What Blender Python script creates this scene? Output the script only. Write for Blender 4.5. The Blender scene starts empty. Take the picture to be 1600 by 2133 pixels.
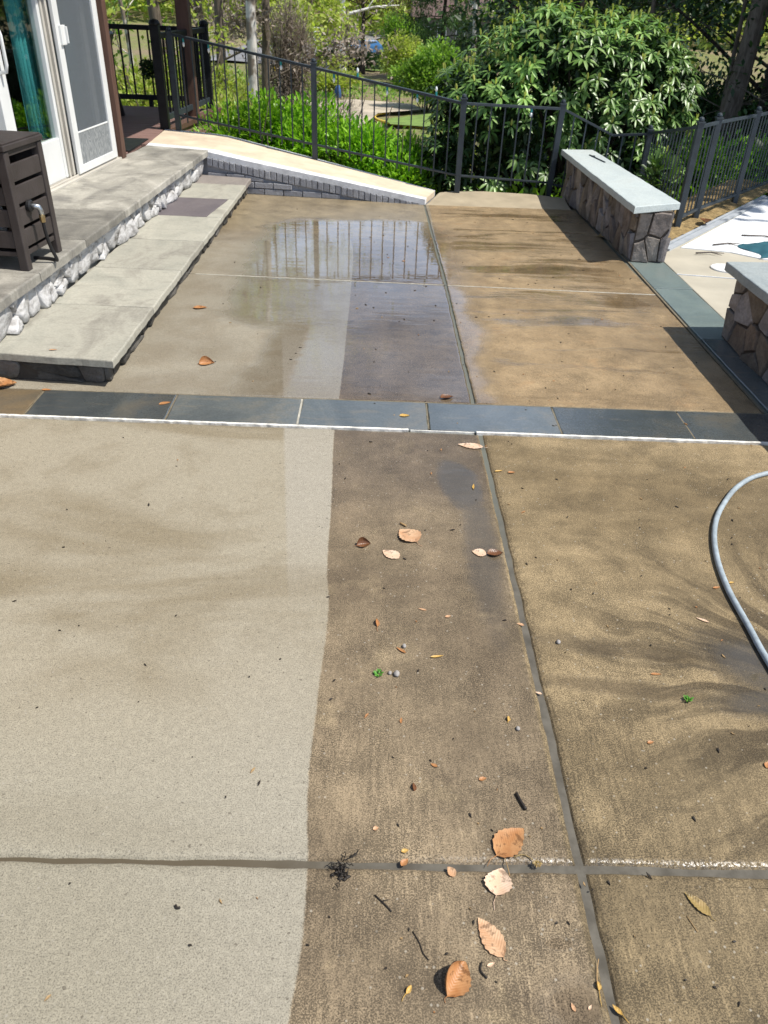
import bpy, bmesh, math, random
import numpy as np
from mathutils import Vector, Matrix
R = math.radians
scene = bpy.context.scene
C = scene.collection

# ------------------------------------------------------------------ camera, light, exposure
F_PX, CAM_H = 1620.0, 1.70
up_c = -np.array([705 - 800, 3500 - 1066.5, F_PX]); up_c /= np.linalg.norm(up_c)
fw_c = np.array([0, -(up_c[2] * F_PX) / up_c[1], F_PX]); fw_c /= np.linalg.norm(fw_c)
rt_c = np.cross(fw_c, up_c)
if rt_c[0] < 0: rt_c = -rt_c
cam_d = bpy.data.cameras.new('camera'); cam = bpy.data.objects.new('camera', cam_d); C.objects.link(cam)
mx = Matrix(((rt_c[0], -rt_c[1], -rt_c[2]), (fw_c[0], -fw_c[1], -fw_c[2]), (up_c[0], -up_c[1], -up_c[2]))).to_4x4()
mx.translation = (0, 0, CAM_H)
cam.matrix_world = mx
cam_d.sensor_fit = 'VERTICAL'; cam_d.sensor_height = 36.0; cam_d.lens = 36.0 * F_PX / 2133.0
cam_d.clip_start = 0.05; cam_d.clip_end = 2000
cam_d.dof.use_dof = True; cam_d.dof.focus_distance = 2.7; cam_d.dof.aperture_fstop = 8.0
scene.camera = cam

SUN_EL, SUN_AZ = R(58), R(105)           # azimuth clockwise from +Y
w = bpy.data.worlds.new('World'); scene.world = w; w.use_nodes = True
wn = w.node_tree; bg = wn.nodes['Background']
sky = wn.nodes.new('ShaderNodeTexSky'); sky.sky_type = 'NISHITA'; sky.sun_disc = False
sky.sun_elevation = SUN_EL; sky.sun_rotation = SUN_AZ
sky.air_density = 1.0; sky.dust_density = 1.6; sky.ozone_density = 1.5
# bluish clouds added to the unseen sky by direction, to brighten wet reflections
wtc = wn.nodes.new('ShaderNodeTexCoord'); wmp = wn.nodes.new('ShaderNodeMapping'); wmp.inputs['Scale'].default_value = (1.6, 1.6, 5.0)
wno = wn.nodes.new('ShaderNodeTexNoise'); wno.inputs['Scale'].default_value = 1.6; wno.inputs['Detail'].default_value = 6; wno.inputs['Roughness'].default_value = 0.55
wmr = wn.nodes.new('ShaderNodeMapRange'); wmr.interpolation_type = 'SMOOTHSTEP'
for i_, v_ in ((1, 0.34), (2, 0.56), (3, 0.10), (4, 0.85)): wmr.inputs[i_].default_value = v_
wmx = wn.nodes.new('ShaderNodeMix'); wmx.data_type = 'RGBA'; wmx.inputs[7].default_value = (11.5, 15.0, 21.0, 1)
wn.links.new(wtc.outputs['Generated'], wmp.inputs[0]); wn.links.new(wmp.outputs[0], wno.inputs['Vector']); wn.links.new(wno.outputs['Fac'], wmr.inputs[0])
wsx = wn.nodes.new('ShaderNodeSeparateXYZ'); wn.links.new(wtc.outputs['Generated'], wsx.inputs[0])
wlo = wn.nodes.new('ShaderNodeMapRange'); wlo.interpolation_type = 'SMOOTHSTEP'      # clouds kept low, to feed reflections with little fill light
for i_, v_ in ((1, 0.35), (2, 0.75), (3, 1.0), (4, 0.12)): wlo.inputs[i_].default_value = v_
wmu = wn.nodes.new('ShaderNodeMath'); wmu.operation = 'MULTIPLY'
wn.links.new(wsx.outputs[2], wlo.inputs[0]); wn.links.new(wmr.outputs[0], wmu.inputs[0]); wn.links.new(wlo.outputs[0], wmu.inputs[1]); wn.links.new(wmu.outputs[0], wmx.inputs[0]); wn.links.new(sky.outputs[0], wmx.inputs[6])
wn.links.new(wmx.outputs[2], bg.inputs[0]); bg.inputs[1].default_value = 0.068
sd = bpy.data.lights.new('sun', 'SUN'); sd.energy = 5.0; sd.angle = R(0.5); sd.color = (1.0, 0.95, 0.87)
sun = bpy.data.objects.new('sun', sd); C.objects.link(sun)
sdir = Vector((math.cos(SUN_EL) * math.sin(SUN_AZ), math.cos(SUN_EL) * math.cos(SUN_AZ), math.sin(SUN_EL)))
sun.rotation_euler = sdir.to_track_quat('Z', 'Y').to_euler(); sun.location = (10, -5, 20)
vs = scene.view_settings
vs.view_transform = 'Standard'; vs.look = 'None'; vs.gamma = 1; vs.use_curve_mapping = False; vs.exposure = 0.18

# ------------------------------------------------------------------ node helper
class NB:
    def __init__(s, name):
        s.m = bpy.data.materials.new(name); s.m.use_nodes = True; s.t = s.m.node_tree
        for n in list(s.t.nodes): s.t.nodes.remove(n)
        s.out = s.t.nodes.new('ShaderNodeOutputMaterial')
        s._pos = None
    def n(s, ty): return s.t.nodes.new(ty)
    def put(s, sock, v):
        if v is None: return
        if isinstance(v, bpy.types.NodeSocket): s.t.links.new(v, sock)
        elif isinstance(v, (tuple, list)) and len(v) == 3 and sock.type == 'RGBA': sock.default_value = (*v, 1)
        else: sock.default_value = v
    def pos(s):
        if s._pos is None: s._pos = s.n('ShaderNodeNewGeometry').outputs['Position']
        return s._pos
    def obj(s): return s.n('ShaderNodeTexCoord').outputs['Object']
    def rnd_island(s): return s.n('ShaderNodeNewGeometry').outputs['Random Per Island']
    def rnd_obj(s): return s.n('ShaderNodeObjectInfo').outputs['Random']
    def xyz(s, v):
        x = s.n('ShaderNodeSeparateXYZ'); s.put(x.inputs[0], v); return x.outputs
    def vec(s, x=0.0, y=0.0, z=0.0):
        c = s.n('ShaderNodeCombineXYZ'); s.put(c.inputs[0], x); s.put(c.inputs[1], y); s.put(c.inputs[2], z); return c.outputs[0]
    def vmul(s, v, k):
        m = s.n('ShaderNodeVectorMath'); m.operation = 'MULTIPLY'; s.put(m.inputs[0], v); m.inputs[1].default_value = k; return m.outputs[0]
    def vadd(s, a, b):
        m = s.n('ShaderNodeVectorMath'); m.operation = 'ADD'; s.put(m.inputs[0], a); s.put(m.inputs[1], b); return m.outputs[0]
    def math(s, op, a, b=None, clamp=False):
        m = s.n('ShaderNodeMath'); m.operation = op; m.use_clamp = clamp; s.put(m.inputs[0], a); s.put(m.inputs[1], b); return m.outputs[0]
    def add(s, a, b): return s.math('ADD', a, b)
    def sub(s, a, b): return s.math('SUBTRACT', a, b)
    def mul(s, a, b): return s.math('MULTIPLY', a, b)
    def mx(s, a, b): return s.math('MAXIMUM', a, b)
    def noise(s, v, scale, detail=2.0, rough=0.5, dist=0.0):
        m = s.n('ShaderNodeTexNoise'); s.put(m.inputs['Vector'], v); m.inputs['Scale'].default_value = scale
        m.inputs['Detail'].default_value = detail; m.inputs['Roughness'].default_value = rough; m.inputs['Distortion'].default_value = dist
        return m.outputs['Fac']
    def voro(s, v, scale, feat='F1', out='Distance'):
        m = s.n('ShaderNodeTexVoronoi'); m.feature = feat; s.put(m.inputs['Vector'], v); m.inputs['Scale'].default_value = scale; return m.outputs[out]
    def ss(s, x, e0, e1, a=0.0, b=1.0):
        m = s.n('ShaderNodeMapRange'); m.interpolation_type = 'SMOOTHSTEP'
        s.put(m.inputs[0], x); s.put(m.inputs[1], e0); s.put(m.inputs[2], e1); m.inputs[3].default_value = a; m.inputs[4].default_value = b
        return m.outputs[0]
    def lin(s, x, e0, e1, a=0.0, b=1.0):
        m = s.n('ShaderNodeMapRange'); s.put(m.inputs[0], x); s.put(m.inputs[1], e0); s.put(m.inputs[2], e1)
        m.inputs[3].default_value = a; m.inputs[4].default_value = b; return m.outputs[0]
    def mix(s, f, a, b, mode='MIX'):
        m = s.n('ShaderNodeMix'); m.data_type = 'RGBA'; m.blend_type = mode
        s.put(m.inputs[0], f); s.put(m.inputs[6], a); s.put(m.inputs[7], b); return m.outputs[2]
    def grey(s, v):
        c = s.n('ShaderNodeCombineColor'); [s.put(c.inputs[i], v) for i in range(3)]; return c.outputs[0]
    def ramp(s, f, stops):
        r = s.n('ShaderNodeValToRGB'); e = r.color_ramp.elements
        while len(e) < len(stops): e.new(0.5)
        for i, (p, c) in enumerate(stops): e[i].position = p; e[i].color = (*c, 1) if len(c) == 3 else c
        s.put(r.inputs[0], f); return r.outputs[0]
    def curve(s, x, pts):
        f = s.n('ShaderNodeFloatCurve'); cv = f.mapping.curves[0]
        cv.points[0].location = pts[0]; cv.points[1].location = pts[-1]
        for p in pts[1:-1]: cv.points.new(*p)
        f.mapping.update(); s.put(f.inputs['Value'], x); f.inputs['Factor'].default_value = 1; return f.outputs[0]
    def bump(s, h, strength=0.5, dist=0.005, nrm=None):
        b = s.n('ShaderNodeBump'); s.put(b.inputs['Strength'], strength); b.inputs['Distance'].default_value = dist
        s.put(b.inputs['Height'], h); s.put(b.inputs['Normal'], nrm); return b.outputs[0]
    def bsdf(s, color, rough=0.6, metal=0.0, normal=None, ior=1.45, spec=0.5, coat=0.0, coat_rough=0.1):
        p = s.n('ShaderNodeBsdfPrincipled'); s.put(p.inputs['Base Color'], color); s.put(p.inputs['Roughness'], rough)
        p.inputs['Metallic'].default_value = metal; s.put(p.inputs['Normal'], normal); p.inputs['IOR'].default_value = ior
        s.put(p.inputs['Specular IOR Level'], spec); s.put(p.inputs['Coat Weight'], coat); p.inputs['Coat Roughness'].default_value = coat_rough
        return p.outputs[0]
    def done(s, sh): s.t.links.new(sh, s.out.inputs[0]); return s.m
    def mixsh(s, f, a, b):
        m = s.n('ShaderNodeMixShader'); s.put(m.inputs[0], f); s.t.links.new(a, m.inputs[1]); s.t.links.new(b, m.inputs[2]); return m.outputs[0]

# ------------------------------------------------------------------ materials
def mat_simple(name, col, rough=0.5, metal=0.0, var=0.15, scale=8.0, bump=0.15, bscale=60.0, stretch=(1, 1, 1), spec=0.5, bd=0.003):
    b = NB(name); v = b.vmul(b.obj(), stretch)
    n1 = b.noise(v, scale, 4, 0.6); k = b.lin(n1, 0.3, 0.7, 1 - var, 1 + var)
    col_ = b.mix(1.0, (*col,), b.grey(k), 'MULTIPLY')
    nr = b.bump(b.noise(v, bscale, 3, 0.6), bump, bd)
    return b.done(b.bsdf(col_, b.lin(n1, 0.3, 0.7, rough - 0.06, rough + 0.08), metal, nr, spec=spec))

def mat_concrete():
    b = NB('concrete'); P = b.pos(); o = b.xyz(P); X, Y, Z = o[0], o[1], o[2]
    # edge of the washed swath, metres: (y, x)
    bd = [(0.0, -0.175), (0.72, -0.135), (0.88, -0.122), (1.06, -0.125), (1.27, -0.141), (1.58, -0.137), (1.99, -0.130), (2.17, -0.146), (2.6, -0.156), (3.26, -0.177), (3.75, -0.170), (4.5, -0.171), (5.45, -0.175), (6.3, -0.193), (7.07, -0.282), (8.0, -0.33)]
    xb = b.sub(b.curve(b.mul(Y, 1 / 8.0), [(y / 8.0, x + 0.6) for y, x in bd]), 0.6)
    wob = b.mul(b.sub(b.noise(P, 40, 3, 0.6), 0.5), 0.010)
    e = b.sub(b.add(X, wob), xb)
    clean = b.mul(b.ss(e, -0.004, 0.004, 1, 0), b.ss(Y, 6.2, 7.0, 1, 0.0))
    xs = b.sub(-0.033, b.mul(Y, 0.117))
    strip = b.mul(b.mul(b.ss(b.sub(b.add(X, wob), xs), -0.008, 0.008), clean), b.mul(b.ss(Y, 1.7, 2.7), b.ss(Y, 4.1, 4.7, 1, 0)))
    strip0 = b.mul(b.mul(b.ss(b.sub(X, xs), -0.5, 0.05), clean), b.ss(Y, 2.6, 0.9))
    rightm = b.ss(X, 0.488, 0.500); upper = b.ss(Y, 3.3, 3.5)
    # noises
    big = b.noise(P, 1.1, 4, 0.6, 0.4)
    med = b.noise(P, 4.5, 4, 0.65, 0.3)
    blot = b.noise(b.vadd(b.vmul(P, (0.55, 1.6, 1)), (7.3, 1.2, 0)), 1.0, 4, 0.62, 0.6)
    fine = b.noise(P, 190, 2, 0.8)
    fine2 = b.noise(P, 45, 3, 0.7)
    grain = b.voro(P, 210, 'F1', 'Color'); gx = b.xyz(grain)[0]
    broom = b.noise(b.vmul(P, (85, 11, 1)), 1.0, 3, 0.65)
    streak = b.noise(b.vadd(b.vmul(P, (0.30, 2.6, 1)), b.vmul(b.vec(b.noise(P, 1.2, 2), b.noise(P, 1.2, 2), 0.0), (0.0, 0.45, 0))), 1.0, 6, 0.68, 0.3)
    # colours
    c_clean = b.mix(b.ss(blot, 0.42, 0.64), (0.375, 0.335, 0.255), (0.275, 0.232, 0.158))
    c_clean = b.mix(b.mul(b.mul(b.ss(med, 0.46, 0.74), 0.42), b.ss(Y, 1.3, 2.0)), c_clean, (0.235, 0.195, 0.128))
    c_clean = b.mix(b.ss(Y, 1.7, 1.0, 0, 0.7), c_clean, (0.345, 0.325, 0.262))
    c_clean = b.mix(b.mul(upper, 0.85), c_clean, b.mix(b.ss(med, 0.35, 0.65), (0.30, 0.262, 0.198), (0.36, 0.328, 0.262)))
    c_strip = (0.40, 0.37, 0.31)
    c_dirty = b.mix(b.ss(big, 0.36, 0.64), (0.125, 0.097, 0.065), (0.215, 0.170, 0.112))
    c_dirty = b.mix(b.mul(b.ss(med, 0.54, 0.70), 0.55), c_dirty, (0.27, 0.215, 0.135))
    c_dirty = b.mix(b.mul(b.ss(Y, 2.3, 2.9), 0.40), c_dirty, (0.11, 0.088, 0.070))
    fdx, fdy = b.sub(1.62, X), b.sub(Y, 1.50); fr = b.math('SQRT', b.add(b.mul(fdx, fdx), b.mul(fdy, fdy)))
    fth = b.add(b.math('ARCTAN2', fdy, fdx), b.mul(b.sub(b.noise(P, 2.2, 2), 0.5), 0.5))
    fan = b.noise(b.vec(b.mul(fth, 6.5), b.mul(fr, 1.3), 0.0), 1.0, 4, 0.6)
    c_right = b.mix(b.ss(blot, 0.36, 0.66), (0.265, 0.205, 0.120), (0.165, 0.125, 0.070))
    c_right = b.mix(b.mul(b.ss(med, 0.50, 0.72), 0.45), c_right, (0.115, 0.088, 0.050))
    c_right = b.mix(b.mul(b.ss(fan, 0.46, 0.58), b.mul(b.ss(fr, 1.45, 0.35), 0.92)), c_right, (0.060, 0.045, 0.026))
    c_right = b.mix(b.mul(b.ss(Y, 1.75, 1.2), b.lin(big, 0.35, 0.6, 0.35, 0.8)), c_right, (0.105, 0.082, 0.048))
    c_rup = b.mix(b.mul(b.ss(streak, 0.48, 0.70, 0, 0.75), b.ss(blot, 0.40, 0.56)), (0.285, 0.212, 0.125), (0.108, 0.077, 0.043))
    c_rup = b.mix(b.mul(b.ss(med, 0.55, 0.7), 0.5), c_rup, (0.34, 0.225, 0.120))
    c = b.mix(rightm, c_dirty, b.mix(upper, c_right, c_rup))
    c = b.mix(b.mul(b.mul(upper, b.sub(1, rightm)), 0.35), c, (0.2, 0.155, 0.11))
    farclean = b.mul(b.ss(Y, 6.2, 7.2), b.sub(1, rightm))
    c = b.mix(b.mul(farclean, 0.8), c, (0.30, 0.25, 0.165))
    c = b.mix(clean, c, c_clean)
    c = b.mix(b.mx(b.mul(strip, 0.85), b.mul(strip0, 0.4)), c, c_strip)
    # speckle: dark pits and pale sand grains
    dirt = b.sub(1, b.mul(clean, 0.45))
    amp = b.lin(b.noise(P, 2.6, 3, 0.6), 0.3, 0.7, 0.55, 1.15)
    thr = b.lin(b.add(b.mul(b.noise(P, 7.0, 4, 0.65), 0.6), b.mul(b.noise(P, 1.7, 3, 0.6), 0.4)), 0.35, 0.65, 0.43, 0.575)
    thr = b.add(thr, b.mul(b.sub(broom, 0.5), b.ss(Y, 2.4, 1.0, 0.0, -0.30)))
    gr = b.ss(b.noise(P, 290, 3, 0.65), b.sub(thr, 0.07), b.add(thr, 0.07), 0.52, 1.62)      # pale sand grains in a dark film, or dark film over sand
    grc = b.ss(b.noise(P, 290, 3, 0.65), 0.36, 0.52, 0.58, 1.06)
    sp = b.add(b.mul(grc, clean), b.mul(b.add(1, b.mul(b.sub(gr, 1), amp)), b.sub(1, clean)))
    sp2 = b.lin(gx, 0, 1, 0.84, 1.16); sp2 = b.add(1, b.mul(b.sub(sp2, 1), dirt))
    sp3 = b.lin(fine2, 0.3, 0.7, 0.92, 1.08)
    br = b.add(1, b.mul(b.mul(b.ss(broom, 0.58, 0.72, 0, 0.55), b.ss(Y, 1.35, 0.95)), b.mul(b.mul(b.ss(X, 0.0, 0.25), b.ss(X, 0.9, 0.5)), dirt)))
    c = b.mix(1.0, c, b.grey(b.mul(b.mul(sp, sp2), b.mul(sp3, br))), 'MULTIPLY')
    agg = b.voro(P, 95, 'F1', 'Color'); ag = b.xyz(agg)
    c = b.mix(b.mul(b.mul(b.ss(ag[1], 0.93, 0.97), b.ss(b.voro(P, 95), 0.35, 0.2)), 0.6), c, (0.42, 0.39, 0.33))
    pits = b.mul(b.ss(b.noise(P, 75, 1, 0.5), 0.70, 0.76), 0.55)
    c = b.mix(pits, c, (0.07, 0.055, 0.04))
    # water: standing film
    def box(x0, x1, y0, y1, s=0.25):
        return b.mul(b.mul(b.ss(X, x0 - s, x0 + s), b.ss(X, x1 + s, x1 - s)), b.mul(b.ss(Y, y0 - s, y0 + s), b.ss(Y, y1 + s, y1 - s)))
    wn_ = b.noise(b.vadd(b.vmul(P, (0.8, 1.5, 1)), (3.1, 4.4, 0)), 1.3, 3, 0.55, 0.2)
    wf = b.noise(b.vmul(P, (5, 7, 1)), 1.0, 7, 0.72, 0.6)
    def wet(mask, lo=0.42, hi=0.56):
        return b.ss(b.add(b.mul(mask, 0.62), b.mul(wn_, 0.5)), lo + 0.22, hi + 0.22)
    def ell(cx, cy, rx, ry, soft=0.35, jag=0.7, ang=0.0):
        ca, sa = math.cos(ang), math.sin(ang); dx, dy = b.sub(X, cx), b.sub(Y, cy)
        u = b.mul(b.add(b.mul(dx, ca), b.mul(dy, sa)), 1 / rx); v = b.mul(b.sub(b.mul(dy, ca), b.mul(dx, sa)), 1 / ry)
        d = b.math('SQRT', b.add(b.mul(u, u), b.mul(v, v))); d = b.add(d, b.mul(b.sub(wf, 0.5), jag))
        return b.ss(d, 1 + soft, 1 - soft)
    w1 = wet(box(-0.98, 0.60, 4.45, 7.35, 0.38), 0.22, 0.50)
    w1b = b.mul(wet(box(-0.66, 0.60, 3.3, 5.6, 0.35), 0.20, 0.46), 0.93)
    w2 = b.mul(b.mul(wet(box(0.5, 1.95, 3.9, 8.0, 0.3)), b.ss(streak, 0.48, 0.60)), 0.85)
    w3 = b.mx(ell(0.375, 2.78, 0.085, 0.20, 0.3, 0.9, 0.15), b.mul(ell(0.42, 2.35, 0.06, 0.42, 0.5, 1.0), 0.75))
    w4 = b.mx(ell(1.28, 1.72, 0.22, 0.13, 0.45, 0.6, -0.5), ell(1.22, 1.60, 0.17, 0.055, 0.5, 0.7, 0.1))
    w4b = b.mul(b.mx(ell(0.78, 1.64, 0.24, 0.030, 0.6, 0.9, -0.12), ell(0.85, 1.80, 0.26, 0.035, 0.7, 1.0, -0.15)), 0.6)
    w5 = b.mul(b.mul(box(1.55, 2.3, 3.56, 8.5, 0.25), b.ss(wf, 0.3, 0.5)), 0.45)
    w6 = b.mul(b.mx(ell(0.435, 0.885, 0.035, 0.014, 0.4, 0.8), ell(0.45, 0.76, 0.06, 0.05, 0.6, 1.2)), 0.6)
    edge = b.mul(b.mul(b.ss(Y, 1.045, 1.062), b.ss(Y, 1.094, 1.080)), b.mul(b.ss(X, 0.0, 0.40), b.mul(b.ss(wf, 0.25, 0.5, 0.5, 1.0), b.ss(b.noise(P, 160, 2, 0.6), 0.42, 0.56))))
    w1 = b.mx(w1, b.mul(box(-0.94, 0.60, 5.20, 7.15, 0.34), b.ss(wn_, 0.22, 0.40, 0.72, 0.98)))
    W = b.mx(b.mx(b.mx(w1, w1b), b.mx(w2, w3)), b.mx(b.mx(w4, w4b), b.mx(w5, w6)))
    film = b.mul(b.mul(b.ss(Y, 2.0, 2.9), b.sub(1, clean)), b.mul(b.sub(1, rightm), 0.34))
    W = b.mx(W, film)
    damp = b.mx(W, b.mul(b.mul(upper, 0.5), b.ss(wn_, 0.30, 0.5)))
    c = b.mix(b.mx(b.mul(damp, 0.42), b.mul(W, 0.60)), c, b.mix(1.0, c, (0.50, 0.47, 0.45), 'MULTIPLY'))
    c = b.mix(b.mul(b.mx(w3, w4), 0.65), c, (0.085, 0.080, 0.070))
    c = b.mix(b.mul(w4b, 0.6), c, (0.075, 0.060, 0.040))
    jd = b.mul(b.ss(b.math('ABSOLUTE', b.sub(X, 0.510)), 0.075, 0.015), b.mul(b.ss(fine2, 0.42, 0.62), b.ss(Y, 3.2, 2.8)))
    c = b.mix(b.mul(jd, 0.55), c, (0.085, 0.066, 0.04))
    c = b.mix(1.0, c, b.mix(clean, (0.99, 0.97, 0.935), (0.89, 0.885, 0.87)), 'MULTIPLY')
    rough = b.mx(b.sub(0.80, b.mul(W, 1.0)), 0.035); rough = b.sub(rough, b.mul(edge, b.mx(b.sub(rough, 0.26), 0.0)))
    rough = b.sub(rough, b.mul(b.mul(damp, b.sub(1, W)), 0.25))
    h = b.add(b.mul(fine, 0.6), b.add(b.mul(fine2, 0.6), b.mul(gx, 0.35)))
    dry = b.math('POWER', b.sub(1, b.mul(W, 0.985)), 1.5)
    nr = b.bump(h, b.mul(dry, 0.55), 0.004)
    rip = b.noise(b.vmul(P, (5, 16, 1)), 1.0, 2, 0.5)
    nr = b.bump(rip, b.mul(W, 0.10), 0.006, nr)
    return b.done(b.bsdf(c, rough, normal=nr, ior=1.6, spec=b.add(b.add(0.24, b.mul(edge, 0.5)), b.mul(W, b.ss(Y, 3.2, 4.2, 0.14, 0.76)))))

def mat_bluestone(name, c1, c2, c3, wetness=0.0, rnd=0.25, cscale=1.6):
    b = NB(name); P = b.pos(); r = b.rnd_obj()
    n1 = b.noise(b.vadd(b.vmul(P, (1.6, 1, 1)), b.vec(b.mul(r, 30.0), b.mul(r, 17.0), 0.0)), cscale, 5, 0.62, 0.8)
    n2 = b.noise(b.vmul(P, (6, 22, 6)), 1.0, 4, 0.6, 0.5)
    fine = b.noise(P, 90, 4, 0.7)
    c = b.ramp(n1, [(0.30, c1), (0.52, c2), (0.72, c3)])
    c = b.mix(b.mul(b.ss(n2, 0.52, 0.72), 0.45), c, c3)
    c = b.mix(1.0, c, b.grey(b.lin(fine, 0.3, 0.7, 0.84, 1.16)), 'MULTIPLY')
    c = b.mix(1.0, c, b.grey(b.lin(r, 0, 1, 1 - rnd, 1 + rnd)), 'MULTIPLY')
    cleft = b.noise(b.vmul(P, (3, 9, 8)), 1.2, 6, 0.62, 1.2)
    h = b.add(b.mul(cleft, 1.0), b.mul(fine, 0.25))
    if wetness > 0:
        o = b.xyz(P)
        wet = b.mul(b.ss(o[0], -1.9, -0.7, 0.35, 1), b.ss(b.noise(P, 3.0, 3, 0.5), 0.25, 0.5, 0.55, 1.0))
        wet = b.mul(wet, wetness)
        rough = b.sub(0.55, b.mul(wet, 0.49)); nr = b.bump(h, b.sub(0.40, b.mul(wet, 0.18)), 0.007)
        return b.done(b.bsdf(c, rough, normal=nr, ior=1.6, spec=b.add(0.25, b.mul(wet, 0.75))))
    return b.done(b.bsdf(c, b.lin(n1, 0.3, 0.7, 0.55, 0.75), normal=b.bump(h, 0.5, 0.008), spec=0.35))

def mat_stones(name, cols, mortar=None, wash=None, rough=0.75):
    b = NB(name); P = b.pos(); r = b.rnd_island()
    c = b.ramp(r, [(i / max(1, len(cols) - 1), k) for i, k in enumerate(cols)])
    n1 = b.noise(P, 9, 5, 0.65, 0.5); n2 = b.noise(P, 55, 4, 0.7)
    vein = b.noise(b.vmul(P, (10, 10, 34)), 1.0, 4, 0.6, 1.0)
    c = b.mix(1.0, c, b.grey(b.mul(b.lin(n1, 0.3, 0.7, 0.65, 1.35), b.lin(n2, 0.3, 0.7, 0.8, 1.2))), 'MULTIPLY')
    if wash: c = b.mix(b.ss(b.add(b.mul(n1, 0.6), b.mul(vein, 0.4)), 0.36, 0.58), c, wash)
    h = b.add(b.mul(n1, 1.0), b.add(b.mul(vein, 0.5), b.mul(n2, 0.35)))
    return b.done(b.bsdf(c, rough, normal=b.bump(h, 0.9, 0.012), spec=0.3))

def mat_leaf(name, cols, rough=0.45, trans=0.35, spec=0.4, tcol=None):
    b = NB(name); r = b.rnd_island()
    c = b.ramp(r, [(i / max(1, len(cols) - 1), k) for i, k in enumerate(cols)])
    big = b.noise(b.obj(), 1.1, 2, 0.5)
    c = b.mix(1.0, c, b.grey(b.lin(big, 0.3, 0.7, 0.60, 1.40)), 'MULTIPLY')
    p = b.bsdf(c, rough, spec=spec)
    t = b.n('ShaderNodeBsdfTranslucent'); b.put(t.inputs[0], b.mix(1.0, c, tcol or (1.3, 1.45, 0.6), 'MULTIPLY'))
    return b.done(b.mixsh(trans, p, t.outputs[0]))

def mat_bark(name, c1, c2, scale=6.0, patch=None):
    b = NB(name); P = b.obj()
    n1 = b.noise(b.vmul(P, (3, 3, 0.6)), scale, 5, 0.65, 0.5); n2 = b.noise(P, scale * 0.5, 3, 0.6)
    c = b.mix(b.ss(n1, 0.35, 0.65), c1, c2)
    if patch: c = b.mix(b.ss(n2, 0.50, 0.58), c, patch)
    return b.done(b.bsdf(c, 0.85, normal=b.bump(n1, 0.8, 0.03), spec=0.2))

M = {}
M['concrete'] = mat_concrete()
M['border'] = mat_bluestone('border_bluestone', (0.066, 0.078, 0.082), (0.100, 0.112, 0.112), (0.165, 0.150, 0.118), wetness=1.0, rnd=0.36)
M['border_brown'] = mat_bluestone('border_brown_stone', (0.12, 0.09, 0.05), (0.17, 0.125, 0.07), (0.10, 0.09, 0.07), wetness=0.8, rnd=0.1)
M['border_green'] = mat_bluestone('border_green_stone', (0.13, 0.17, 0.17), (0.17, 0.215, 0.205), (0.20, 0.23, 0.21), wetness=0.5, rnd=0.1)
M['tread'] = mat_bluestone('tread_stone', (0.33, 0.325, 0.275), (0.42, 0.405, 0.34), (0.25, 0.235, 0.20), rnd=0.13)
M['terrace'] = mat_bluestone('terrace_stone', (0.155, 0.147, 0.132), (0.275, 0.262, 0.228), (0.42, 0.40, 0.35), rnd=0.26, cscale=2.6)
M['purple'] = mat_bluestone('purple_stone', (0.105, 0.092, 0.100), (0.14, 0.122, 0.128), (0.17, 0.15, 0.15), rnd=0.05)
M['purple_pale'] = mat_bluestone('greyish_purple_stone', (0.22, 0.195, 0.18), (0.28, 0.25, 0.225), (0.2, 0.18, 0.17), rnd=0.05)
M['coping'] = mat_bluestone('coping_stone', (0.40, 0.45, 0.45), (0.47, 0.52, 0.51), (0.43, 0.46, 0.44), rnd=0.05)
M['coping_dark'] = mat_bluestone('coping_stone_grey', (0.27, 0.31, 0.32), (0.34, 0.375, 0.375), (0.25, 0.28, 0.28), rnd=0.03)
M['bench_stone'] = mat_stones('bench_stone', [(0.10, 0.088, 0.078), (0.22, 0.175, 0.13), (0.27, 0.235, 0.20), (0.155, 0.142, 0.145), (0.33, 0.30, 0.285), (0.18, 0.135, 0.10), (0.24, 0.22, 0.215)])
M['white_stone'] = mat_stones('whitened_stone', [(0.17, 0.16, 0.15), (0.34, 0.33, 0.32), (0.23, 0.215, 0.20), (0.42, 0.41, 0.39)], wash=(0.56, 0.555, 0.55))
M['dark_stone'] = mat_stones('dark_stone', [(0.05, 0.048, 0.043), (0.09, 0.085, 0.076), (0.16, 0.15, 0.135), (0.065, 0.06, 0.055)])
M['mortar'] = mat_simple('mortar', (0.085, 0.07, 0.055), 0.9, var=0.3, scale=20, bump=0.5, bscale=120)
M['mortar_dark'] = mat_simple('mortar_dark', (0.055, 0.048, 0.04), 0.9, var=0.3, scale=20, bump=0.5, bscale=120)
M['mortar_pale'] = mat_simple('mortar_pale', (0.42, 0.40, 0.34), 0.9, var=0.25, scale=20, bump=0.5, bscale=120)
M['caulk'] = mat_simple('white_caulk', (0.74, 0.72, 0.66), 0.6, var=0.35, scale=30, bump=0.5, bscale=90)
M['tan_joint'] = mat_simple('tan_joint', (0.17, 0.145, 0.10), 0.8, var=0.3, scale=30, bump=0.5, bscale=120)
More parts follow.
